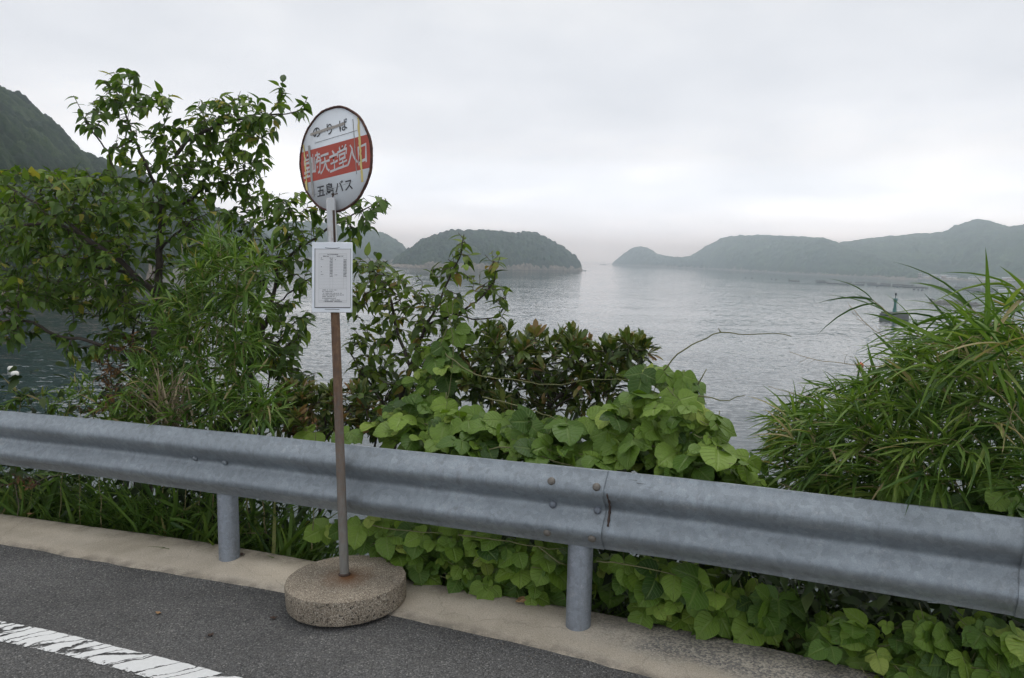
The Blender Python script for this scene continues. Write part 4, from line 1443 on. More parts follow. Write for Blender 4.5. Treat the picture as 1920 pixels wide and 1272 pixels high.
# ------------------------------------------------------------------ small litter on the kerb and the road
def litter():
    def curled(px, py, L, rot, lab, curl, z=.024, m='dry_leaf'):
        b = ong(px, py, z)
        u = np.linspace(-1, 1, 15); w = np.linspace(-1, 1, 9)
        U, Wd = np.meshgrid(u, w, indexing='ij')
        half = .38 * (1 - np.abs(U) ** 1.8)
        ang = Wd * curl
        X = U * L / 2
        Y = half * L * np.sin(ang) / max(curl, .1) * 1.0
        Z = half * L * (1 - np.cos(ang)) / max(curl, .1) + .012 * L / .1 * U ** 2
        Z = Z + fbm(U * 3, Wd * 3, 5, 2) * .012
        Z = Z - Z.min()
        c, s = math.cos(rot), math.sin(rot)
        V = np.stack([c * X - s * Y, s * X + c * Y, Z], -1).reshape(-1, 3)
        ii = (np.arange(14)[:, None] * 9 + np.arange(8)[None]).ravel()
        o = mesh_obj('dry_leaf', V, np.stack([ii, ii + 9, ii + 10, ii + 1], -1), M[m], smooth=True, local=True)
        o.location = b
        tag(o, lab, 'leaf')
    curled(981, 1130, .088, .55, 'curled tan dry leaf on the kerb left of the right rail post', 1.9)
    curled(452, 1041, .05, -.1, 'dark brown dead leaf flat on the kerb beside the left rail post', .5, .026, 'rust')
    curled(297, 1151, .03, -.2, 'tiny pale twig leaf on the asphalt left of the concrete base', .8, .003)
    curled(513, 1160, .035, .3, 'small reddish leaf bit on the asphalt just left of the concrete base', .6, .003, 'rust')
    curled(395, 1192, .034, 1.2, 'small brown leaf crumb lying above the white road line', .7, .003, 'rust')
    curled(57, 965, .04, .4, 'pale dry leaf at the back edge of the kerb, far left', .7)
litter()


# ------------------------------------------------------------------ foliage
RAILPX = []
for P in rail_c:
    q = (P - CAMP) @ CR
    if q[2] < -.3:
        RAILPX.append((960 + q[0] / -q[2] * FPX, -q[2]))
RAILPX = np.array(sorted(RAILPX))
def raild(px):
    return np.interp(px, RAILPX[:, 0], RAILPX[:, 1])
def pt(x, y, e):
    """world point seen at pixel x,y, e metres farther than the rail there"""
    x = np.asarray(x, float)
    return at(x, y, raild(np.clip(x, -150, 2000)) + e)

UP = np.array([0, 0, 1.0])

def leaf_template(kind):
    """returns verts (x across, y along 0..1, z up), faces, rib (1 on the midrib)"""
    if kind == 'ovate':
        T = [0, .10, .32, .58, .82, 1]
        Wd = [0, .15, .235, .20, .09, 0]
        fold, curl = .30, -.30
    elif kind == 'obovate':
        T = [0, .25, .60, .85, 1]
        Wd = [0, .06, .135, .10, 0]
        fold, curl = .25, -.12
    elif kind == 'kudzu':
        T = [0, .06, .20, .40, .62, .82, .93, 1]
        Wd = [0, .26, .46, .52, .47, .31, .12, 0]
        fold, curl = .13, -.15
    elif kind == 'lobed':
        T = [0, .06, .20, .36, .52, .70, .88, 1]
        Wd = [0, .25, .43, .52, .45, .37, .18, 0]
        fold, curl = .13, -.15
    elif kind == 'blade':
        T = [0, .08, .30, .60, .85, 1]
        Wd = [.012, .05, .068, .055, .028, 0]
        fold, curl = .45, -.34
    elif kind == 'reed':
        T = [0, .06, .22, .42, .62, .82, 1]
        Wd = [.015, .036, .046, .042, .033, .018, 0]
        fold, curl = .5, -.42
    else:                                   # grass
        T = [0, .3, .6, .85, 1]
        Wd = [.022, .026, .022, .012, 0]
        fold, curl = .4, -.55
    V, rib, rows, F = [], [], [], []
    rs = np.random.RandomState(len(kind))
    wave = kind in ('kudzu', 'lobed')
    for i, (t, w) in enumerate(zip(T, Wd)):
        z = curl * t * t
        if w == 0:
            rows.append([len(V)]); V.append((0, t, z)); rib.append(1)
        else:
            a = len(V)
            dz = (rs.rand(2) - .5) * .14 if wave else (0, 0)
            V += [(-w, t - (.05 if wave else 0), z + fold * w + dz[0]), (0, t, z), (w, t - (.05 if wave else 0), z + fold * w + dz[1])]
            rib += [0, 1, 0]
            rows.append([a, a + 1, a + 2])
    for A, B in zip(rows[:-1], rows[1:]):
        if len(A) == 1:
            F += [(A[0], B[1], B[0]), (A[0], B[2], B[1])]
        elif len(B) == 1:
            F += [(A[0], A[1], B[0]), (A[1], A[2], B[0])]
        else:
            F += [(A[0], A[1], B[1], B[0]), (A[1], A[2], B[2], B[1])]
    return np.array(V), F, np.array(rib, float)

class Leaves:
    def __init__(s, kind, seed=0):
        s.kind, s.P, s.D, s.N, s.S, s.C, s.W = kind, [], [], [], [], [], []
        s.rs = np.random.RandomState(seed)
    def add(s, P, D, N, S, C, W=None):
        P = np.atleast_2d(P)
        n = len(P)
        s.P.append(P); s.D.append(np.broadcast_to(D, (n, 3))); s.N.append(np.broadcast_to(N, (n, 3)))
        s.S.append(np.broadcast_to(S, (n,))); s.C.append(np.broadcast_to(C, (n,)))
        s.W.append(np.broadcast_to(1.0 if W is None else W, (n,)))
    def count(s):
        return sum(len(p) for p in s.P)
    def build(s, name, m, parent=None):
        V, F, rib = leaf_template(s.kind)
        P, D, N, S, C, W = (np.concatenate(a) for a in (s.P, s.D, s.N, s.S, s.C, s.W))
        n = len(P)
        Y = unit(D)
        Z = unit(N - Y * (N * Y).sum(1)[:, None])
        X = np.cross(Y, Z)
        cur = .4 + 1.2 * s.rs.rand(n)
        twist = (s.rs.rand(n) - .5) * .5
        vx, vy, vz = V[:, 0], V[:, 1], V[:, 2]
        base = vz[None] - np.where(rib > 0, vz, vz)[None] * 0
        # curl scales with the square of the way along the leaf; keep the fold
        spine = np.interp(vy, [0, 1], [0, 1]) ** 2 * 0
        z = vz[None] * cur[:, None]
        x = vx[None] * W[:, None]
        side = twist[:, None] * (vy ** 2)[None] * .3
        G = P[:, None] + S[:, None, None] * ((x + side)[..., None] * X[:, None] + np.broadcast_to(vy, x.shape)[..., None] * Y[:, None] + z[..., None] * Z[:, None])
        k = len(V)
        off = (np.arange(n) * k)[:, None, None]
        Fs = []
        for q in (3, 4):
            f = np.array([a for a in F if len(a) == q])
            if len(f):
                Fs.append((f[None] + off).reshape(-1, q))
        return mesh_obj(name, G.reshape(-1, 3), Fs, m, parent, smooth=True, attrs={'shade': np.repeat(C, k), 'rib': np.tile(rib, n), 'lt': np.tile(vy, n)})

class Plant:
    """a skeleton traced by hand, grown towards points of its foliage"""
    def __init__(s, seed, step=.06):
        s.rs = np.random.RandomState(seed)
        s.pos = np.zeros((0, 3)); s.par = []; s.paths = []; s.main = []; s.step = step
    def _add(s, P, parent):
        a = len(s.pos)
        s.pos = np.concatenate([s.pos, P])
        s.par += [parent] + list(range(a, a + len(P) - 1))
        return list(range(a, a + len(P)))
    def limb(s, pts):
        """pts: (px, py, metres behind the rail); joined to the nearest older node"""
        a = np.array(pts, float)
        P = spline(pt(a[:, 0], a[:, 1], a[:, 2]), s.step)
        P[1:-1] += (s.rs.rand(len(P) - 2, 3) - .5) * s.step * .22
        parent = -1
        if len(s.pos):
            parent = int(np.argmin(np.linalg.norm(s.pos - P[0], axis=1)))
        idx = s._add(P, parent)
        s.main.append(([parent] if parent >= 0 else []) + idx)
    def grow(s, clumps, lift=.18, dens=1.0, wander=.25):
        A, E = [], []
        for (x, y, rx, ry, n, e, dz) in clumps:
            n = max(1, int(n * dens))
            a = s.rs.rand(n) * 2 * np.pi
            r = np.sqrt(s.rs.rand(n))
            A.append(pt(x + rx * r * np.cos(a), y + ry * r * np.sin(a), e + dz * np.clip(s.rs.randn(n), -1.6, 1.6)))
        A = np.concatenate(A)
        d = np.array([np.min(np.linalg.norm(s.pos - p, axis=1)) for p in A])
        for k in np.argsort(d):
            p = A[k]
            v = s.pos - p
            dist = np.linalg.norm(v, axis=1) + .35 * np.maximum(v[:, 2], 0)
            j = int(np.argmin(dist))
            L = np.linalg.norm(s.pos[j] - p)
            if L < s.step:
                continue
            pj = s.par[j]
            tan = unit(s.pos[j] - s.pos[pj]) if pj >= 0 else UP
            n = max(3, int(L / s.step) + 1)
            t = np.linspace(0, 1, n + 1)[1:, None]
            P0, P3 = s.pos[j], p
            P1 = P0 + tan * L * .35 + s.rs.randn(3) * L * wander * .3
            P2 = P3 - UP * L * lift + s.rs.randn(3) * L * wander * .3 - (P3 - P0) * .25
            Q = P0 * (1 - t) ** 3 + 3 * P1 * t * (1 - t) ** 2 + 3 * P2 * t * t * (1 - t) + P3 * t ** 3
            Q[:-1] += (s.rs.rand(n - 1, 3) - .5) * s.step * .25
            s.paths.append([j] + s._add(Q, j))
    def radii(s, tip, power=.42, rmax=.06):
        load = np.zeros(len(s.pos))
        kids = np.zeros(len(s.pos), int)
        for p in s.par:
            if p >= 0:
                kids[p] += 1
        load[kids == 0] = 1
        for i in range(len(s.pos) - 1, -1, -1):
            if s.par[i] >= 0:
                load[s.par[i]] += load[i]
        return np.minimum(tip * np.maximum(load, 1) ** power, rmax)
    def wood(s, parent, m_main, m_twig, tip=.0022, power=.42, rmax=.06, names=('trunk', 'twigs')):
        R = s.radii(tip, power, rmax)
        mb = MB()
        for p in s.main:
            rr = R[p].copy()
            if len(p) > 1: rr[0] = min(rr[0], rr[1] * 1.1)
            mb.tube(s.pos[p], np.maximum(rr, tip * 1.3), 7)
        mb.build(names[0], m_main, parent, smooth=True)
        if s.paths:
            mb = MB()
            for p in s.paths:
                rr = R[p].copy(); rr[0] = min(rr[0], rr[1] * 1.15)
                mb.tube(s.pos[p], rr, 4, cap=False)
            mb.build(names[1], m_twig, parent, smooth=True)
    def foliate(s, lv, leafy=.35, gap=.028, size=(.07, .12), droop=.5, side=.8, shade=(.45, .17), roll=.5, main_tip=0.0, whorl=0, keep=1.0, dead=0.0, bias=(0, 0, 0), width=(.85, 1.15)):
        rs = s.rs
        P, D, N, S, C, W = [], [], [], [], [], []
        todo = [(p, leafy) for p in s.paths] + ([(p, main_tip) for p in s.main] if main_tip else [])
        for p, lf in todo:
            Q = s.pos[p]
            L = np.concatenate([[0], np.cumsum(np.linalg.norm(np.diff(Q, axis=0), axis=1))])
            tot = L[-1]
            a = max(0, tot - lf)
            n = max(1, int((tot - a) / gap))
            cs = rs.randn() * shade[1] * .8
            ph = rs.rand() * 6.28
            ts = a + (tot - a) * (np.arange(n) + rs.rand(n) * .6) / n
            if whorl:
                ts = np.concatenate([ts, np.full(whorl, tot) - rs.rand(whorl) * .02])
            for i, t in enumerate(ts):
                if rs.rand() > keep:
                    continue
                q = np.array([np.interp(t, L, Q[:, c]) for c in range(3)])
                k = min(len(Q) - 2, int(np.searchsorted(L, t, 'right') - 1))
                tg = unit(Q[k + 1] - Q[k])
                u = unit(np.cross(tg, UP) + 1e-6); v = np.cross(u, tg)
                ang = ph + i * (2.4 if whorl else math.pi) + rs.randn() * .5
                out = u * math.cos(ang) + v * math.sin(ang) * (1.0 if whorl else .45)
                d = unit(tg * (.55 if t < tot - .02 else 1.0) + out * side - UP * droop * (.5 + rs.rand()) + rs.randn(3) * .18 + np.array(bias))
                nn = UP - d * d[2]
                nn = unit(nn + rs.randn(3) * roll * .6) if np.linalg.norm(nn) > .15 else unit(out + rs.randn(3) * .3)
                P.append(q); D.append(d); N.append(nn)
                S.append(rs.uniform(*size)); C.append(shade[0] + cs + rs.randn() * shade[1] if rs.rand() > dead else 1.0); W.append(rs.uniform(*width))
        if P:
            lv.add(np.array(P), np.array(D), np.array(N), np.array(S), np.clip(np.array(C), 0, 1), np.array(W))

# ---- the tree at the left
def left_tree():
    p = Plant(11)
    e = 1.35
    p.limb([(272, 1010, e), (280, 860, e), (287, 760, e), (292, 650, e), (297, 540, e), (300, 450, e), (305, 388, e)])
    p.limb([(305, 390, e), (285, 335, e + .05), (258, 275, e + .1), (238, 225, e + .1), (222, 180, e + .05)])
    p.limb([(305, 388, e), (318, 337, e - .1), (331, 290, e - .15), (311, 246, e - .2), (284, 204, e - .2), (264, 158, e - .2), (236, 130, e - .2)])
    p.limb([(331, 290, e - .15), (352, 264, e - .1), (388, 244, e), (428, 228, e + .1), (470, 222, e + .15), (503, 216, e + .15), (524, 188, e + .15), (530, 152, e + .15)])
    p.limb([(492, 218, e + .15), (530, 214, e + .1), (562, 206, e + .1), (577, 182, e + .1)])
    p.limb([(303, 420, e), (355, 376, e + .2), (386, 352, e + .25), (420, 342, e + .3), (452, 352, e + .3), (478, 382, e + .3)])
    p.limb([(296, 560, e), (236, 500, e - .25), (164, 448, e - .4), (118, 410, e - .5), (64, 379, e - .5), (-10, 334, e - .5)])
    p.limb([(164, 448, e - .4), (120, 425, e - .3), (70, 420, e - .3), (10, 430, e - .3)])
    p.limb([(291, 690, e), (262, 664, e - .1), (208, 652, e - .3), (158, 637, e - .4), (106, 629, e - .4), (62, 605, e - .5), (20, 600, e - .5)])
    p.limb([(296, 545, e), (262, 527, e + .2), (235, 512, e + .3), (180, 500, e + .3), (110, 500, e + .4), (40, 505, e + .4)])
    p.limb([(295, 590, e), (330, 560, e + .1), (370, 520, e + .2), (400, 470, e + .3)])
    p.limb([(300, 470, e), (340, 430, e - .2), (380, 405, e - .3), (410, 395, e - .3)])
    p.limb([(205, 285, e + .1), (172, 245, e + .1), (138, 180, e + .1)])
    C = [(228, 150, 38, 22, 13, e - .15, .12), (204, 196, 32, 30, 12, e, .12), (166, 228, 22, 18, 8, e, .1), (258, 188, 26, 26, 8, e - .2, .12), (298, 192, 36, 22, 9, e - .2, .12),
         (240, 242, 28, 24, 9, e, .1), (285, 246, 24, 18, 7, e - .2, .1), (225, 285, 18, 18, 5, e, .1), (310, 272, 32, 18, 8, e - .15, .12), (258, 308, 20, 16, 5, e, .1),
         (395, 205, 36, 26, 12, e, .15), (445, 205, 50, 34, 22, e + .1, .18), (420, 245, 60, 30, 20, e + .1, .18), (362, 238, 36, 22, 10, e, .15), (485, 236, 36, 28, 14, e + .15, .15),
         (530, 168, 11, 20, 6, e + .15, .06), (562, 198, 14, 18, 5, e + .1, .06), (518, 206, 22, 20, 7, e + .15, .1),
         (400, 290, 64, 34, 24, e + .1, .2), (475, 296, 30, 32, 12, e + .2, .15), (350, 310, 46, 26, 14, e, .18), (290, 300, 18, 12, 3, e, .1),
         (455, 345, 42, 34, 16, e + .3, .15), (400, 350, 42, 26, 10, e + .25, .15), (335, 345, 46, 26, 13, e, .18), (275, 345, 26, 20, 6, e, .12),
         (52, 335, 66, 22, 16, e - .5, .25), (130, 335, 50, 24, 16, e - .35, .25), (205, 335, 44, 18, 10, e - .1, .2),
         (50, 390, 74, 40, 24, e - .45, .3), (140, 385, 70, 40, 24, e - .35, .3), (235, 385, 60, 40, 22, e - .1, .3), (330, 392, 60, 30, 18, e, .25),
         (50, 465, 74, 46, 26, e - .3, .35), (150, 465, 70, 46, 24, e - .2, .35), (245, 458, 56, 40, 18, e, .3), (370, 440, 56, 36, 18, e - .1, .25),
         (45, 545, 66, 36, 20, e - .2, .35), (140, 545, 70, 34, 18, e - .1, .35), (225, 560, 50, 40, 12, e, .3), (30, 605, 40, 26, 10, e - .45, .15), (100, 622, 44, 12, 4, e - .4, .1),
         (210, 640, 50, 26, 8, e - .2, .2), (140, 668, 40, 14, 4, e - .3, .15), (10, 630, 24, 26, 7, e - .4, .15), (330, 520, 46, 50, 14, e + .2, .2), (395, 480, 40, 40, 10, e + .3, .2)]
    p.grow(C + [(40, 430, 70, 50, 16, e + .2, .3), (130, 430, 70, 50, 16, e + .25, .3), (210, 430, 60, 50, 14, e + .3, .3), (60, 520, 80, 44, 16, e + .25, .3), (180, 530, 80, 44, 16, e + .3, .3), (300, 620, 40, 50, 8, e + .2, .2)], dens=3.6)
    b = pt(272, 1010, e)
    t = empty('tree', b, 'tallest tree, left of the sign, with thin bare forks above its hanging toothed leaves', 'tree')
    p.wood(t, M['bark'], M['twig'], tip=.0021, power=.44, rmax=.042)
    lv = Leaves('ovate', 1)
    p.foliate(lv, leafy=.32, gap=.024, size=(.055, .11), droop=.42, side=.85, shade=(.55, .17), main_tip=.18)
    lv.build('crown', M['leaf_tree'], t)
    return lv.count()

def middle_tree():
    p = Plant(12)
    e = 1.5
    p.limb([(415, 1000, e), (450, 820, e), (480, 740, e), (468, 690, e), (500, 600, e), (511, 556, e), (525, 480, e), (545, 440, e)])
    p.limb([(520, 500, e), (566, 463, e), (612, 432, e + .05), (650, 410, e + .1), (690, 388, e + .1), (722, 376, e + .1)])
    p.limb([(504, 590, e), (530, 560, e - .05), (560, 538, e - .1), (585, 520, e - .1)])
    p.limb([(545, 440, e), (530, 400, e - .1), (515, 370, e - .1)])
    p.limb([(468, 690, e), (520, 640, e + .1), (560, 600, e + .1), (585, 590, e + .1)])
    p.limb([(511, 556, e), (470, 500, e), (440, 450, e), (430, 420, e)])
    C = [(525, 372, 40, 20, 10, e - .1, .15), (585, 385, 44, 28, 14, e, .15), (560, 420, 44, 28, 12, e, .15), (640, 395, 30, 22, 7, e + .1, .12), (690, 380, 36, 18, 10, e + .1, .12),
         (680, 412, 30, 20, 8, e + .1, .12), (722, 372, 16, 12, 4, e + .1, .06), (650, 450, 18, 20, 4, e + .1, .1), (500, 410, 44, 30, 13, e - .1, .2), (450, 405, 40, 24, 11, e, .2),
         (525, 465, 40, 34, 14, e, .2), (470, 470, 44, 40, 16, e, .2), (555, 480, 26, 26, 7, e, .12), (520, 520, 34, 22, 8, e, .15), (565, 525, 26, 26, 8, e - .1, .1),
         (545, 585, 38, 22, 12, e, .2), (490, 600, 50, 40, 18, e, .25), (545, 630, 36, 40, 16, e + .1, .2), (500, 665, 50, 36, 18, e, .25), (545, 690, 30, 26, 8, e + .1, .15), (455, 560, 36, 40, 12, e, .2), (440, 640, 50, 50, 16, e, .25)]
    p.grow(C, dens=2.9)
    t = empty('tree', pt(415, 1000, e), 'leafy tree whose branches pass straight behind the round bus stop sign', 'tree')
    p.wood(t, M['bark'], M['twig'], tip=.0021, power=.44, rmax=.04)
    lv = Leaves('ovate', 2)
    p.foliate(lv, leafy=.30, gap=.025, size=(.055, .105), droop=.48, side=.85, shade=(.51, .17), main_tip=.15)
    lv.build('crown', M['leaf_tree'], t)
    return lv.count()

def right_tree():
    p = Plant(13)
    e = 1.15
    p.limb([(735, 1000, e), (740, 830, e), (745, 760, e), (770, 690, e), (800, 610, e), (832, 545, e), (862, 480, e), (870, 440, e)])
    p.limb([(770, 690, e), (745, 620, e + .1), (735, 570, e + .1), (715, 530, e + .15), (690, 500, e + .15)])
    p.limb([(800, 610, e), (850, 590, e), (900, 560, e), (930, 520, e), (925, 490, e)])
    p.limb([(850, 590, e), (905, 600, e + .05), (940, 590, e + .05), (948, 560, e + .05)])
    p.limb([(743, 790, e), (700, 730, e + .1), (672, 690, e + .15), (655, 660, e + .15)])
    p.limb([(760, 720, e), (820, 680, e + .1), (880, 650, e + .1), (930, 640, e + .1)])
    C = [(690, 495, 40, 20, 12, e + .1, .15), (715, 530, 46, 28, 16, e + .1, .18), (765, 520, 24, 18, 6, e + .1, .12), (665, 560, 22, 30, 7, e + .1, .12), (868, 448, 14, 16, 5, e, .05), (858, 482, 30, 22, 10, e, .1),
         (925, 482, 18, 14, 5, e, .08), (838, 512, 28, 22, 8, e, .1), (905, 525, 30, 26, 10, e, .12), (940, 566, 18, 34, 8, e + .05, .1), (795, 560, 36, 30, 10, e, .15), (735, 580, 44, 26, 11, e + .1, .18),
         (860, 570, 36, 26, 10, e, .12), (690, 625, 36, 30, 11, e + .15, .15), (745, 640, 44, 34, 13, e + .1, .18), (805, 620, 36, 34, 13, e, .15), (870, 620, 44, 26, 13, e + .1, .15), (915, 625, 30, 24, 9, e + .1, .12),
         (690, 690, 36, 36, 12, e + .15, .15), (745, 710, 40, 36, 14, e + .1, .2), (830, 680, 50, 32, 16, e + .15, .18), (900, 680, 44, 30, 12, e + .2, .15), (960, 565, 8, 8, 1, e, .05)]
    p.grow(C, dens=3.8)
    t = empty('tree', pt(735, 1000, e), 'small open tree just right of the sign pole, its top twig standing against the island', 'tree')
    p.wood(t, M['bark'], M['twig'], tip=.0020, power=.42, rmax=.03)
    lv = Leaves('ovate', 3)
    p.foliate(lv, leafy=.26, gap=.026, size=(.05, .10), droop=.35, side=.85, shade=(.55, .18), main_tip=.15)
    lv.build('crown', M['leaf_mid'], t)
    return lv.count()

def shrubs():
    n = 0
    for seed, limbs, C, lab, shade, m in [
        (21, [[(1000, 960, .9), (1010, 840, .9), (1030, 760, .9), (1010, 690, .9), (1000, 625, .9)], [(1030, 760, .9), (1090, 710, .9), (1150, 680, .9), (1190, 655, .9)], [(1015, 710, .9), (960, 670, .95), (925, 640, .95)], [(1025, 775, .9), (1080, 740, .8), (1130, 735, .8)]],
         [(1000, 622, 10, 16, 3, .9, .08), (1068, 622, 14, 14, 4, .9, .08), (990, 655, 40, 24, 15, .95, .2), (1050, 655, 50, 24, 18, .95, .2), (1110, 655, 40, 20, 14, .95, .15), (1170, 655, 44, 20, 18, .9, .15), (1205, 665, 18, 14, 6, .9, .1), (940, 640, 30, 28, 13, 1.0, .15),
          (960, 690, 60, 30, 20, 1.0, .2), (1050, 700, 70, 34, 26, 1.0, .2), (1140, 690, 60, 26, 20, .95, .2), (900, 700, 40, 36, 14, 1.05, .2), (1000, 750, 80, 34, 22, 1.0, .2), (1110, 740, 60, 30, 16, .95, .2)],
         'olive brown leathery leaved shrub between the small tree and the tall vine mound', (.48, .22), 'leaf_shrub'),
        (22, [[(600, 960, .8), (605, 850, .8), (610, 790, .8), (600, 740, .8)], [(605, 830, .8), (650, 770, .8), (680, 740, .8)], [(604, 850, .8), (560, 790, .8), (545, 750, .8)]],
         [(560, 745, 40, 26, 14, .8, .15), (600, 745, 40, 26, 14, .8, .15), (660, 750, 44, 30, 16, .8, .15), (600, 785, 60, 26, 18, .75, .2), (680, 790, 40, 24, 12, .75, .15), (530, 780, 40, 26, 12, .75, .15)],
         'low brownish shrub behind the rail at the foot of the sign pole', (.55, .25), 'leaf_shrub')]:
        p = Plant(seed, .05)
        for l in limbs:
            p.limb(l)
        p.grow(C, lift=.3, dens=1.5)
        t = empty('shrub', pt(*limbs[0][0]), lab, 'shrub')
        p.wood(t, M['bark'], M['twig'], tip=.0022, power=.4, rmax=.02, names=('stems', 'twigs'))
        lv = Leaves('obovate', seed)
        p.foliate(lv, leafy=.13, gap=.020, size=(.055, .105), droop=-.15, side=.75, shade=shade, whorl=9, width=(.9, 1.3))
        lv.build('leaves', M[m], t)
        n += lv.count()
        lv = Leaves('ovate', seed + 5)
        p.foliate(lv, leafy=.16, gap=.04, size=(.05, .085), droop=.1, side=.85, shade=(.50, .18))
        lv.build('leaves', M['leaf_mid'], t)
    for seed, limbs, C, lab in [
        (23, [[(470, 1010, 1.9), (480, 860, 1.9), (500, 740, 1.9), (510, 650, 1.9)], [(490, 790, 1.9), (560, 720, 1.9), (590, 700, 1.9)], [(485, 830, 1.9), (430, 740, 1.9), (420, 680, 1.9)]],
         [(500, 660, 60, 40, 30, 1.9, .25), (560, 730, 50, 34, 26, 1.9, .25), (440, 700, 60, 50, 36, 1.9, .25), (500, 760, 90, 40, 46, 1.8, .3), (580, 790, 60, 30, 24, 1.7, .25), (420, 780, 70, 36, 30, 1.8, .3)], 'dark leafy bush filling the gap behind the upright bamboo and the sign pole'),
        (24, [[(250, 1010, 2.0), (255, 860, 2.0), (250, 720, 2.0), (250, 600, 2.0)], [(252, 700, 2.0), (330, 620, 2.0), (350, 560, 2.0)], [(253, 780, 2.0), (310, 720, 2.0)]],
         [(250, 600, 60, 40, 30, 2.0, .3), (180, 560, 70, 40, 30, 2.1, .3), (90, 540, 60, 34, 22, 2.2, .3), (340, 570, 50, 44, 26, 2.0, .3), (300, 650, 70, 40, 40, 2.0, .3), (270, 720, 60, 40, 34, 1.9, .3), (350, 720, 60, 40, 30, 1.9, .3)], 'dark leafy bush behind the trunk of the tallest tree'),
        (25, [[(690, 1010, 1.6), (700, 860, 1.6), (720, 760, 1.6), (740, 700, 1.6)], [(700, 850, 1.6), (800, 770, 1.6), (860, 720, 1.6)], [(800, 770, 1.6), (900, 740, 1.6)]],
         [(720, 720, 50, 34, 28, 1.6, .2), (690, 770, 40, 34, 24, 1.5, .2), (790, 740, 60, 34, 34, 1.6, .2), (870, 720, 60, 30, 30, 1.6, .2), (930, 740, 50, 26, 20, 1.5, .2)], 'dark leafy bush filling the foot of the small tree behind the low kudzu')]:
        p = Plant(seed, .06)
        for l in limbs:
            p.limb(l)
        p.grow(C, lift=.3, dens=1.6)
        t = empty('shrub', pt(*limbs[0][0]), lab, 'shrub')
        p.wood(t, M['bark'], M['twig'], tip=.0022, power=.4, rmax=.022, names=('stems', 'twigs'))
        lv = Leaves('ovate', seed)
        p.foliate(lv, leafy=.25, gap=.022, size=(.05, .095), droop=.3, side=.85, shade=(.28, .18))
        lv.build('leaves', M['leaf_mid'], t)
        n += lv.count()
    return n

# ---- kudzu: three leaflets on each stalk, laid over mounds
def kudzu(lab, C, seed, size=(.065, .118), shade=(.50, .20), runners=(), base=None, face=.55):
    rs = np.random.RandomState(seed)
    term, lat, st = Leaves('kudzu', seed), Leaves('lobed', seed + 1), MB()
    t = empty('kudzu_vine', pt(*base), lab, 'vine')
    for (x, y, rx, ry, n, e, bulge) in C:
        a = rs.rand(n) * 2 * np.pi
        r = np.sqrt(rs.rand(n))
        ox, oy = r * np.cos(a), r * np.sin(a)
        P = pt(x + rx * ox, y + ry * oy, e - bulge * np.sqrt(np.maximum(0, 1 - r * r)) + .34 * rs.rand(n) ** 1.6)
        cs = rs.randn() * .06
        for i in range(n):
            nn = unit(UP * 1.0 + np.array([0, -1, 0]) * face * .75 + np.array([.5, 0, 0]) * ox[i] + rs.randn(3) * .36)
            f = unit(np.array([rs.randn() * .7, -.55 + rs.randn() * .4, -.35 + rs.randn() * .3]))
            f = unit(f - nn * np.dot(f, nn))
            s = np.cross(f, nn)
            S = size[0] + (size[1] - size[0]) * (.5 + .55 * rs.randn()) if rs.rand() > .18 else size[0] * rs.uniform(.45, .8)
            S = float(np.clip(S, size[0] * .45, size[1] * 1.25))
            c = np.clip(shade[0] + (.16 if S < size[0] * .8 else 0) + cs + rs.randn() * shade[1] + (.12 if oy[i] < -.4 else 0), 0, 1)
            j = P[i]
            term.add(j + f * S * .28, f - nn * .12, nn + rs.randn(3) * .12, S, c, rs.uniform(.9, 1.1))
            for sg in (-1, 1):
                d = unit(f * .25 + s * sg - nn * (.12 + .2 * rs.rand()))
                (lat if rs.rand() < .35 else term).add(j, d, nn + s * sg * .15 + rs.randn(3) * .12, S * rs.uniform(.82, .98), np.clip(c + rs.randn() * .05, 0, 1), rs.uniform(.85, 1.05))
            b = j - f * S * rs.uniform(.5, 1.1) - nn * S * rs.uniform(.3, .9)
            st.tube([b, (b + j) / 2 - nn * .012, j, j + f * S * .28], [.0024, .002, .0017, .0014], 4, cap=False)
    for rn in runners:
        a = np.array(rn, float)
        Q = spline(pt(a[:, 0], a[:, 1], a[:, 2]), .04)
        Q[1:-1] += (rs.rand(len(Q) - 2, 3) - .5) * .008
        st.tube(Q, np.linspace(.004, .0018, len(Q)), 5)
    st.build('stems', M['vine'], t, smooth=True)
    term.build('leaves', M['leaf_kudzu'], t)
    lat.build('leaves', M['leaf_kudzu'], t)
    return term.count() + lat.count()

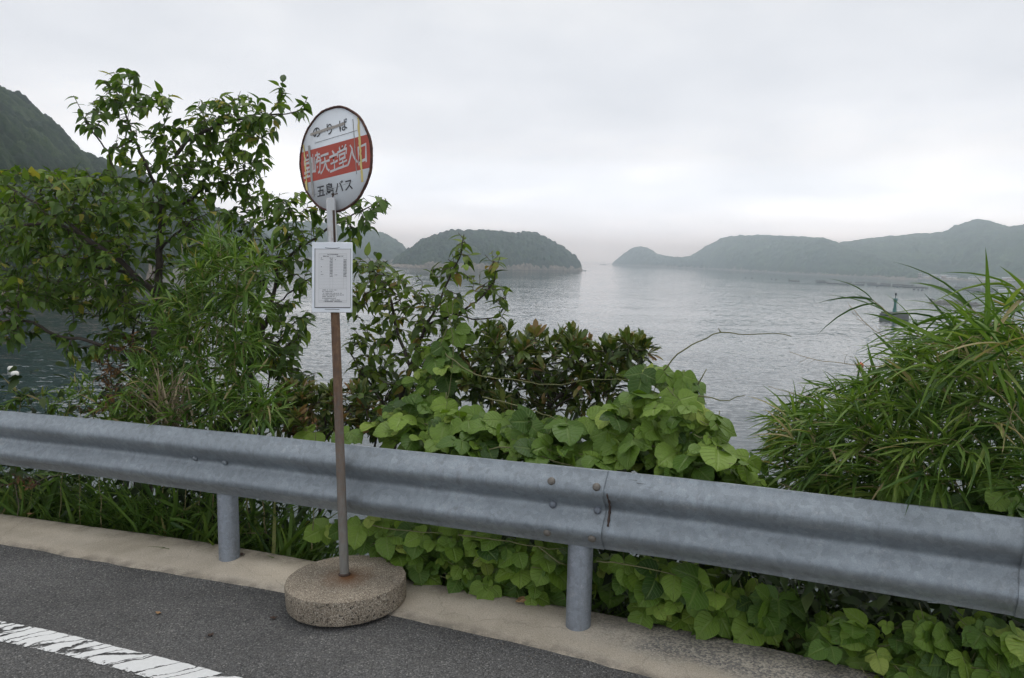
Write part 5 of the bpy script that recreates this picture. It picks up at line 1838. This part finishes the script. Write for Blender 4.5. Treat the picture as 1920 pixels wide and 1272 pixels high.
def all_kudzu():
    n = 0
    n += kudzu('kudzu vine spread low along the rail between the sign pole and the rail joint',
               [(745, 765, 40, 26, 12, .5, .1), (745, 800, 50, 26, 20, .4, .15), (830, 790, 60, 34, 30, .45, .15), (905, 800, 60, 34, 30, .42, .15), (985, 800, 50, 28, 22, .42, .15), (850, 832, 90, 24, 30, .3, .12), (960, 845, 90, 24, 30, .28, .12), (1050, 850, 60, 28, 22, .28, .12), (1060, 800, 40, 24, 12, .4, .1), (1120, 860, 40, 24, 12, .28, .1)],
               31, base=(850, 1090, .35), runners=[[(830, 660, .8), (870, 690, .6), (900, 705, .5), (960, 712, .5), (1040, 722, .5), (1110, 712, .5), (1180, 712, .4)], [(880, 850, .2), (960, 840, .2), (1060, 872, .15), (1130, 880, .15)], [(905, 745, .5), (1000, 770, .4), (1080, 800, .35)]])
    n += kudzu('tall bright kudzu mound right of the rail joint with tendrils reaching over the water',
               [(1212, 702, 44, 16, 9, .45, .08), (1275, 720, 34, 26, 9, .45, .1), (1180, 745, 36, 30, 9, .45, .12), (1250, 765, 60, 34, 22, .4, .18), (1150, 790, 50, 34, 16, .42, .15), (1305, 800, 60, 36, 24, .38, .18), (1220, 830, 70, 40, 24, .32, .18), (1330, 850, 60, 40, 26, .3, .16), (1280, 880, 70, 28, 20, .26, .14), (1385, 882, 50, 28, 20, .26, .12), (1160, 860, 50, 26, 12, .3, .12), (1425, 905, 26, 12, 6, .25, .06)],
               32, size=(.062, .112), shade=(.58, .19), base=(1280, 1150, .4),
               runners=[[(1240, 700, .42), (1262, 672, .42), (1285, 655, .42), (1318, 636, .45), (1352, 624, .45), (1400, 628, .45), (1445, 625, .45), (1484, 631, .45)], [(1290, 740, .4), (1325, 745, .4), (1360, 752, .4), (1378, 746, .4), (1396, 742, .4)], [(1250, 1000, .3), (1230, 860, .35), (1215, 780, .4), (1240, 700, .42)], [(1352, 624, .45), (1350, 612, .45), (1347, 616, .45)], [(1300, 900, .3), (1262, 790, .4), (1275, 720, .42)], [(1308, 722, .42), (1320, 700, .42), (1325, 692, .42)]])
    n += kudzu('kudzu shoot climbing up the small tree right of the sign pole',
               [(815, 655, 34, 14, 7, .75, .06), (835, 690, 26, 16, 6, .75, .06), (800, 710, 40, 18, 8, .72, .06), (845, 640, 20, 12, 4, .8, .05), (812, 745, 40, 18, 8, .65, .08), (872, 505, 10, 8, 1, .9, .02), (850, 580, 14, 20, 3, .9, .04), (862, 615, 12, 10, 2, .9, .04)],
               33, size=(.065, .11), base=(820, 1050, .6), runners=[[(820, 1040, .5), (815, 860, .55), (805, 740, .7), (820, 660, .75), (845, 600, .85), (850, 560, .9)], [(815, 860, .55), (840, 740, .7), (850, 640, .85), (835, 560, .9)]])
    n += kudzu('kudzu hanging below the beam between the sign base and the right rail post',
               [(690, 990, 44, 24, 14, .22, .06), (760, 1000, 50, 24, 16, .22, .06), (830, 1010, 50, 30, 18, .22, .06), (905, 1020, 54, 30, 18, .22, .06), (985, 1035, 50, 30, 18, .22, .06), (1050, 1050, 40, 30, 12, .22, .06), (740, 1045, 60, 26, 16, .26, .05), (830, 1065, 60, 26, 16, .26, .05), (930, 1085, 60, 26, 16, .26, .05), (1020, 1105, 40, 26, 10, .26, .05), (640, 985, 24, 16, 3, .25, .04)],
               34, shade=(.50, .20), base=(850, 1110, .2), face=.9, runners=[[(860, 1003, .14), (930, 1012, .12), (990, 1022, .12), (1040, 1030, .12), (1062, 1032, .13)], [(1010, 1025, .12), (1045, 1055, .12), (1064, 1060, .13)], [(690, 985, .2), (760, 995, .15), (830, 1000, .14)]])
    n += kudzu('kudzu under the beam just right of the right rail post',
               [(1390, 1120, 40, 22, 9, .32, .06), (1470, 1140, 50, 22, 10, .32, .06), (1560, 1155, 50, 20, 9, .32, .06), (1360, 1080, 50, 20, 8, .5, .06), (1150, 1065, 40, 24, 13, .22, .06), (1215, 1075, 44, 26, 16, .22, .06), (1285, 1085, 44, 30, 16, .22, .06), (1260, 1140, 50, 26, 12, .22, .06), (1345, 1115, 44, 26, 10, .25, .05), (1310, 1160, 60, 16, 9, .26, .04), (1430, 1140, 30, 24, 6, .25, .05)],
               35, shade=(.50, .20), base=(1250, 1160, .2), face=.9, size=(.07, .115), runners=[[(1118, 1052, .12), (1170, 1058, .12), (1230, 1068, .14), (1290, 1085, .18)]])
    n += kudzu('kudzu leaves crowding the kerb edge at the lower right corner',
               [(1590, 1180, 44, 26, 12, .20, .06), (1660, 1190, 44, 30, 15, .20, .06), (1740, 1190, 50, 30, 18, .20, .06), (1830, 1190, 60, 30, 21, .20, .06), (1900, 1215, 40, 40, 15, .20, .06), (1760, 1245, 60, 26, 18, .16, .06), (1850, 1255, 60, 26, 18, .16, .06), (1640, 1240, 60, 20, 12, .15, .05), (1700, 1280, 80, 20, 18, .12, .05), (1800, 1310, 90, 26, 18, .12, .05), (1560, 1215, 40, 14, 6, .15, .05), (1960, 1260, 50, 60, 18, .20, .06)],
               36, shade=(.50, .20), base=(1750, 1270, .2), face=.9, size=(.06, .105))
    n += kudzu('broad kudzu leaves below the bamboo at the right end of the rail',
               [(1690, 930, 60, 20, 8, .3, .05), (1800, 945, 60, 22, 10, .3, .06), (1880, 940, 50, 40, 12, .3, .06), (1560, 900, 40, 20, 6, .4, .05), (1860, 880, 60, 30, 8, .5, .05)],
               37, shade=(.36, .15), base=(1800, 1200, .3), face=.7, size=(.075, .12))
    n += kudzu('three young kudzu leaves poking over the beam just left of the sign pole',
               [(592, 808, 8, 6, 1, .14, .01), (652, 806, 10, 6, 1, .2, .01), (622, 992, 14, 8, 2, .2, .02)],
               38, shade=(.66, .1), base=(600, 1040, .2), size=(.11, .13), runners=[[(585, 1030, .2), (590, 900, .2), (592, 806, .15)]])
    return n

# ---- bamboo
def bamboo(lab, seed, limbs, C, size, shade, kind='blade', culm=.0038, gap=.035, leafy=.34, droop=.35, whorl=4, side=.55, width=(.65, 1.0), dens=1.0, bias=(0, 0, 0), dead=.02):
    p = Plant(seed, .06)
    for l in limbs:
        p.limb(l)
    p.grow(C, lift=.25, wander=.3, dens=dens)
    t = empty('bamboo', pt(*limbs[0][0]), lab, 'bamboo')
    p.wood(t, M['culm'], M['culm'], tip=.0014, power=.34, rmax=culm, names=('culms', 'twigs'))
    lv = Leaves(kind, seed)
    p.foliate(lv, leafy=leafy, gap=gap, size=size, droop=droop, side=side, shade=shade, whorl=whorl, main_tip=.3, roll=.7, width=width, dead=dead, bias=bias)
    lv.build('leaves', M['leaf_bamboo'], t)
    return lv.count()

def all_bamboo():
    n = 0
    n += bamboo('upright dense bamboo clump in front of the left tree trunk', 41,
                [[(400 + dx, 1000, .55), (402 + dx * .7, 820, .6), (405 + dx * .5, 640, .6), (412 + dx * .5, tip, .6)] for dx, tip in ((0, 445), (-60, 520), (-30, 480), (30, 470), (70, 520), (100, 540), (-110, 600), (-80, 560))],
                [(412, 465, 36, 28, 22, .6, .12), (400, 510, 52, 34, 34, .6, .15), (450, 515, 44, 34, 28, .6, .15), (380, 570, 66, 40, 42, .6, .18), (455, 575, 50, 36, 32, .6, .15), (345, 620, 50, 44, 30, .6, .18), (420, 640, 76, 44, 48, .6, .18), (330, 690, 70, 44, 44, .55, .18), (420, 710, 80, 46, 50, .55, .18), (350, 760, 90, 34, 46, .45, .18), (450, 775, 80, 34, 36, .45, .18), (260, 750, 50, 40, 26, .5, .15), (300, 790, 110, 20, 36, .35, .12), (520, 760, 40, 30, 14, .55, .12), (500, 470, 20, 26, 7, .6, .1), (300, 570, 22, 22, 7, .6, .1)],
                (.09, .17), (.46, .17), droop=.15, gap=.024, width=(.55, .9), dens=1.5, bias=(.1, -.1, .1))
    n += bamboo('short bamboo sprigs above the rail at the left edge of the water gap', 42,
                [[(150, 1000, .4), (150, 860, .4), (152, 720, .4)], [(190, 1000, .4), (185, 860, .4), (170, 735, .4)], [(110, 1000, .4), (120, 860, .4), (130, 745, .4)], [(30, 1000, .5), (30, 860, .5), (40, 750, .5)]],
                [(150, 725, 26, 20, 14, .4, .08), (150, 760, 60, 22, 26, .4, .1), (215, 775, 50, 18, 18, .4, .1), (50, 745, 40, 16, 12, .5, .1), (20, 762, 40, 12, 8, .5, .1)],
                (.08, .14), (.55, .17), droop=.15)
    rs = np.random.RandomState(9)
    limbs = []
    for tx, ty in [(1478, 770), (1500, 805), (1470, 845), (1520, 742), (1560, 732), (1600, 728), (1650, 700), (1560, 860), (1500, 890), (1700, 640), (1760, 640), (1820, 620), (1880, 620), (1600, 800), (1650, 760), (1700, 820), (1800, 760), (1880, 800), (1640, 900), (1740, 900)]:
        bx = 1800 + rs.rand() * 300
        by = 1110 + rs.rand() * 120
        mx, my = tx * .45 + bx * .55, min(ty, by) * .72 + by * .28
        ee = .25 + rs.rand() * .8
        limbs.append([(bx, by, ee), ((bx + mx) / 2 + 20, (by + my) / 2, ee), (mx, my - 30, ee), (tx * .8 + mx * .2, ty - 12, ee), (tx, ty, ee)])
    n += bamboo('big bushy bamboo clump leaning left over the water at the right edge', 43, limbs,
                [(1500, 795, 36, 24, 22, .6, .15), (1500, 830, 40, 34, 28, .6, .15), (1560, 785, 50, 30, 34, .6, .2), (1570, 840, 60, 44, 50, .6, .22), (1645, 740, 46, 26, 24, .65, .2), (1650, 780, 60, 50, 48, .6, .25), (1660, 870, 70, 46, 52, .55, .25), (1735, 695, 55, 34, 28, .65, .25), (1750, 770, 70, 50, 52, .6, .28), (1760, 870, 80, 50, 54, .5, .28), (1840, 680, 60, 50, 34, .6, .28), (1850, 780, 70, 60, 54, .55, .28), (1870, 880, 60, 50, 44, .5, .14), (1920, 700, 40, 70, 24, .65, .18), (1540, 900, 50, 22, 20, .45, .12), (1640, 930, 70, 18, 22, .42, .08), (1480, 880, 24, 22, 8, .5, .1), (1890, 610, 50, 36, 9, .6, .2), (1830, 640, 50, 26, 8, .6, .2), (1960, 840, 60, 90, 30, .6, .14)],
                (.10, .21), (.50, .19), culm=.0045, droop=.12, whorl=4, gap=.024, side=.38, width=(.38, .68), dens=1.8, bias=(-.75, -.1, .16), leafy=.36)
    n += bamboo('tall reed stems with long arching blades rising above the bamboo at the right edge', 44,
                [[(1990, 900, .22), (1900, 770, .22), (1800, 690, .22), (1722, 632, .22), (1660, 585, .22), (1632, 560, .22)],
                 [(2040, 860, .2), (1960, 740, .2), (1900, 650, .2), (1850, 600, .2), (1815, 575, .2)],
                 [(2060, 800, .25), (1980, 690, .25), (1890, 610, .25), (1810, 585, .25), (1770, 590, .25)],
                 [(2020, 900, .2), (1930, 760, .2), (1850, 690, .2), (1770, 650, .2), (1710, 650, .2)],
                 [(2080, 760, .22), (2000, 650, .22), (1940, 575, .22), (1895, 535, .22)]],
                [(1660, 590, 26, 20, 4, .22, .05), (1720, 635, 40, 26, 7, .22, .06), (1800, 625, 50, 34, 9, .2, .2), (1870, 610, 40, 36, 9, .15, .2), (1905, 570, 20, 24, 4, .22, .05), (1780, 680, 60, 30, 10, .2, .2), (1880, 670, 50, 40, 10, .2, .2)],
                (.17, .31), (.50, .22), kind='reed', culm=.004, droop=.2, whorl=2, gap=.05, leafy=.4, side=.5, width=(.5, .8), bias=(-.55, 0, .22))
    return n

def stalks():
    # dry stalks and dead stems, each a thing
    L = [([(1480, 660, .5), (1530, 675, .5), (1620, 686, .5), (1760, 700, .5), (1880, 740, .5)], 'long dry stalk pointing left across the water beside the orange buoy'),
         ([(1440, 724, .5), (1520, 745, .5), (1640, 754, .5), (1760, 790, .5)], 'straight pale dry stalk sticking left out of the bamboo, lower one'),
         ([(1592, 572, .4), (1640, 620, .4), (1720, 665, .4), (1850, 725, .4)], 'thin dry stalk slanting down behind the beacon'),
         ([(340, 458, .5), (343, 500, .5), (350, 560, .5), (372, 690, .5)], 'dry straw coloured stalk standing up left of the bamboo top'),
         ([(406, 415, .55), (412, 450, .55), (418, 560, .55)], 'dry seed stalk on the very top of the upright bamboo'),
         ([(1460, 905, .3), (1500, 925, .3), (1545, 960, .2)], 'pale bent dry stem crossing just above the beam right of the vine mound')]
    for i, (pts, lab) in enumerate(L):
        a = np.array(pts, float)
        Q = spline(pt(a[:, 0], a[:, 1], a[:, 2]), .03)
        rs = np.random.RandomState(i)
        Q[1:-1] += (rs.rand(len(Q) - 2, 3) - .5) * .004
        mb = MB()
        mb.tube(Q, np.linspace(.0012, .003, len(Q)), 5)
        for k in range(6):
            j = rs.randint(2, max(3, len(Q) // 2))
            d = unit(Q[j - 1] - Q[j] + rs.randn(3) * .02)
            mb.tube([Q[j], Q[j] + d * .03 + rs.randn(3) * .008, Q[j] + d * .07 + rs.randn(3) * .015], [.001, .0008, .0004], 4, cap=False)
        tag(mb.build('dry_stalk', M['straw'], smooth=True), lab, 'dry stalk')
    # the sheaf of dead bamboo blades left of the trunk foot
    rs = np.random.RandomState(4)
    lv = Leaves('grass', 4)
    for k in range(70):
        b = pt(310 + rs.randn() * 22, 790 + rs.rand() * 20, .28 + rs.rand() * .1)
        d = unit(np.array([rs.randn() * .35 + .1, rs.randn() * .2 - .1, 1.0]))
        lv.add(b, d, unit(rs.randn(3)), rs.uniform(.2, .42), .97, .8)
    tag(lv.build('dry_tuft', M['straw']), 'straw coloured tuft of dead blades among the bamboo behind the left post', 'dry tuft')

def ferns():
    n = 0
    for i, (C, lab) in enumerate([([(232, 752, 60, 18, 34, .45, .12), (170, 765, 40, 12, 14, .42, .1), (280, 760, 40, 14, 14, .45, .1)], 'rust brown bracken behind the rail below the long low branch'),
                                  ([(205, 672, 44, 26, 22, 1.0, .2), (215, 715, 36, 20, 14, .9, .2), (235, 640, 40, 20, 12, 1.05, .2)], 'brownish withered leaves hanging under the low left branch'),
                                  ([(30, 900, 50, 14, 14, .25, .08), (570, 800, 30, 20, 10, .5, .1), (560, 735, 40, 14, 12, .9, .1)], 'rust coloured dead fronds under the beam at the left edge')]):
        p = Plant(60 + i, .05)
        c0 = C[0]
        p.limb([(c0[0], c0[1] + 160, c0[5]), (c0[0] + 5, c0[1] + 80, c0[5]), (c0[0], c0[1] + 10, c0[5])])
        p.grow(C, lift=.3)
        t = empty('bracken', pt(c0[0], c0[1] + 160, c0[5]), lab, 'fern')
        p.wood(t, M['twig'], M['twig'], tip=.0015, power=.35, rmax=.006, names=('stems', 'twigs'))
        lv = Leaves('ovate', 60 + i)
        p.foliate(lv, leafy=.2, gap=.010, size=(.022, .042), droop=.1, side=1.0, shade=(.5, .22))
        lv.build('fronds', M['leaf_fern'], t)
        n += lv.count()
    return n

# ---- grass and undergrowth along the bank: nobody could count it
KPX = []
for i, P in enumerate(kb_s):
    q = (P - CAMP) @ CR
    if q[2] < -.3:
        KPX.append((960 + q[0] / -q[2] * FPX, i * .1))
KPX = np.array(sorted(KPX))
def s_of(px):
    return np.interp(px, KPX[:, 0], KPX[:, 1])

def grass():
    rs = np.random.RandomState(6)
    lv = Leaves('grass', 6)
    def band(x0, x1, n, r0, r1, h0, h1, shade, lean=.5):
        s = s_of(x0) + (s_of(x1) - s_of(x0)) * rs.rand(n)
        r = r0 + (r1 - r0) * rs.rand(n) ** 1.4
        # tufts: pull points together
        k = max(1, n // 14)
        ts, tr = s[:k], r[:k]
        j = rs.randint(0, k, n)
        s = ts[j] + rs.randn(n) * .06; r = np.clip(tr[j] + rs.randn(n) * .05, r0, None)
        B = bank_point(s, r)
        tuft = rs.randn(k, 3)[j] * .25
        D = unit(np.stack([rs.randn(n) * lean, rs.randn(n) * lean - .1, np.ones(n)], -1) + tuft * (1, 1, .2))
        N = unit(rs.randn(n, 3) * .5 + D * [1, 1, 0] * -1 + UP * .3)
        hh = h0 + (h1 - h0) * rs.rand(n)
        out = (D * kd[np.clip((s / .1).astype(int), 0, len(kb_s) - 1)]).sum(1)
        ok = r + np.minimum(out * 1.7, .3 * out) * hh > .07
        B, D, N, hh, n0 = B[ok], D[ok], N[ok], hh[ok], n
        n = len(B); j = j[ok]
        lv.add(B, D, N, hh if True else h0 + (h1 - h0) * rs.rand(n), np.clip(shade + rs.randn(n) * .16 + rs.randn(k)[j] * .1, 0, 1), rs.uniform(.7, 1.3, n))
    band(-120, 560, 5200, .04, .55, .18, .52, .50)
    band(-120, 420, 4200, .3, 1.0, .35, .85, .42)
    band(420, 620, 500, .03, .3, .08, .26, .6)
    band(600, 1100, 1500, .1, .7, .15, .4, .35)
    band(1080, 1700, 2400, .16, .7, .15, .42, .48)
    band(1280, 1600, 620, .08, .3, .25, .5, .55, .7)
    band(1650, 2300, 1200, .25, .7, .15, .4, .45)
    o = lv.build('grass', M['leaf_grass'])
    tag(o, 'long green grass growing along the bank behind the kerb', 'grass', kind='stuff')
    # broken bamboo grass under the beam at the left: broader blades
    lb = Leaves('blade', 8)
    n = 2600
    s = s_of(-120) + (s_of(600) - s_of(-120)) * rs.rand(n)
    r = .05 + .7 * rs.rand(n)
    B = bank_point(s, r) + UP * (rs.rand(n) ** .8 * .55)[:, None]
    D = unit(np.stack([rs.randn(n) * .8, rs.randn(n) * .6 - .5, rs.randn(n) * .4 + .15], -1))
    keep = ((s < s_of(455)) | (rs.rand(n) < .25)) & (r + (D * kd[np.clip((s / .1).astype(int), 0, len(kb_s) - 1)]).sum(1) * .26 > .03)
    lb.add(B[keep], D[keep], unit(UP + rs.randn(n, 3) * .5)[keep], rs.uniform(.09, .2, n)[keep], np.clip(.42 + rs.randn(n) * .2, 0, 1)[keep])
    n = 1500
    s = s_of(1150) + (s_of(2200) - s_of(1150)) * rs.rand(n)
    r = .08 + .6 * rs.rand(n)
    r = r + .15
    B = bank_point(s, r) + UP * (rs.rand(n) ** .8 * .5)[:, None]
    D = unit(np.stack([rs.randn(n) * .8, rs.randn(n) * .6 - .5, rs.randn(n) * .4 + .15], -1))
    k = r + (D * kd[np.clip((s / .1).astype(int), 0, len(kb_s) - 1)]).sum(1) * .26 > .03
    lb.add(B[k], D[k], unit(UP + rs.randn(n, 3) * .5)[k], rs.uniform(.09, .2, n)[k], np.clip(.40 + rs.randn(n) * .2, 0, 1)[k])
    o = lb.build('bamboo_grass', M['leaf_bamboo'])
    tag(o, 'low bamboo grass mixed through the bank behind the kerb', 'grass', kind='stuff')

def undergrowth():
    rs = np.random.RandomState(7)
    lv = Leaves('ovate', 7)
    def mass(x0, x1, n, r0, r1, h, size, thin=None):
        s = s_of(x0) + (s_of(x1) - s_of(x0)) * rs.rand(n)
        r = r0 + (r1 - r0) * rs.rand(n)
        B = bank_point(s, r) + UP * (rs.rand(n) * h * (.5 + .5 * vnoise(s * 1.3, r * 1.3, 2)))[:, None]
        D = unit(np.stack([rs.randn(n), rs.randn(n) - .3, rs.randn(n) * .5 - .2], -1))
        lv.add(B, D, unit(UP + rs.randn(n, 3) * .6), rs.uniform(*size, n), np.clip(.5 + rs.randn(n) * .25, 0, 1))
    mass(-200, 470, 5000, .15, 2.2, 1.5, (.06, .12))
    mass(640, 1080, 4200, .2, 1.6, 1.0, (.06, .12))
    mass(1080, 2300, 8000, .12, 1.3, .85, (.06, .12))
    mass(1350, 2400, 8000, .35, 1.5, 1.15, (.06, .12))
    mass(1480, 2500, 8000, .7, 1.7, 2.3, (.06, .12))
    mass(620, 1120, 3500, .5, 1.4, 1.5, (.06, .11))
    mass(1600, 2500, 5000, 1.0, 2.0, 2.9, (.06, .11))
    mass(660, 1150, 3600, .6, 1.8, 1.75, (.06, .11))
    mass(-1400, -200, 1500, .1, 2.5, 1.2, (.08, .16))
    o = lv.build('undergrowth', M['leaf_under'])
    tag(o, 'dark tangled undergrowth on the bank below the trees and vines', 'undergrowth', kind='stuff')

def grit():
    # loose stones and crumbs gathered where the asphalt meets the kerb
    rs = np.random.RandomState(12)
    ico = np.array([(1, 0, 0), (-1, 0, 0), (0, 1, 0), (0, -1, 0), (0, 0, 1), (0, 0, -1)], float)
    fc = np.array([(0, 2, 4), (2, 1, 4), (1, 3, 4), (3, 0, 4), (2, 0, 5), (1, 2, 5), (3, 1, 5), (0, 3, 5)])
    n = 420
    i = rs.randint(int(s_of(-60) * 10), min(int(s_of(1500) * 10), len(kb_s) - 1), n)
    off = np.abs(rs.randn(n)) * .06 * np.where(rs.rand(n) < .2, 6, 1)
    P = kf_m[i] - kd[i] * (off + .01)[:, None] + rs.randn(n, 3) * [.03, .03, 0]
    R = rs.uniform(.0015, .0045, n)
    P[:, 2] = gz(P) + .002
    V = P[:, None] + ico[None] * R[:, None, None] * (.6 + .8 * rs.rand(n, 6, 1)) * [1, 1, .7]
    F = (fc[None] + (np.arange(n) * 6)[:, None, None]).reshape(-1, 3)
    tag(mesh_obj('grit', V.reshape(-1, 3), F, M['kerb_grit']), 'loose grit scattered along the asphalt beside the kerb', 'grit', kind='stuff')

counts = dict(left=left_tree(), mid=middle_tree(), right=right_tree(), shrub=shrubs(), kudzu=all_kudzu(), bamboo=all_bamboo(), fern=ferns())
stalks()
grit()
grass()
undergrowth()
print('LEAVES', counts, 'faces', sum(len(o.data.polygons) for o in bpy.data.objects if o.type == 'MESH'))
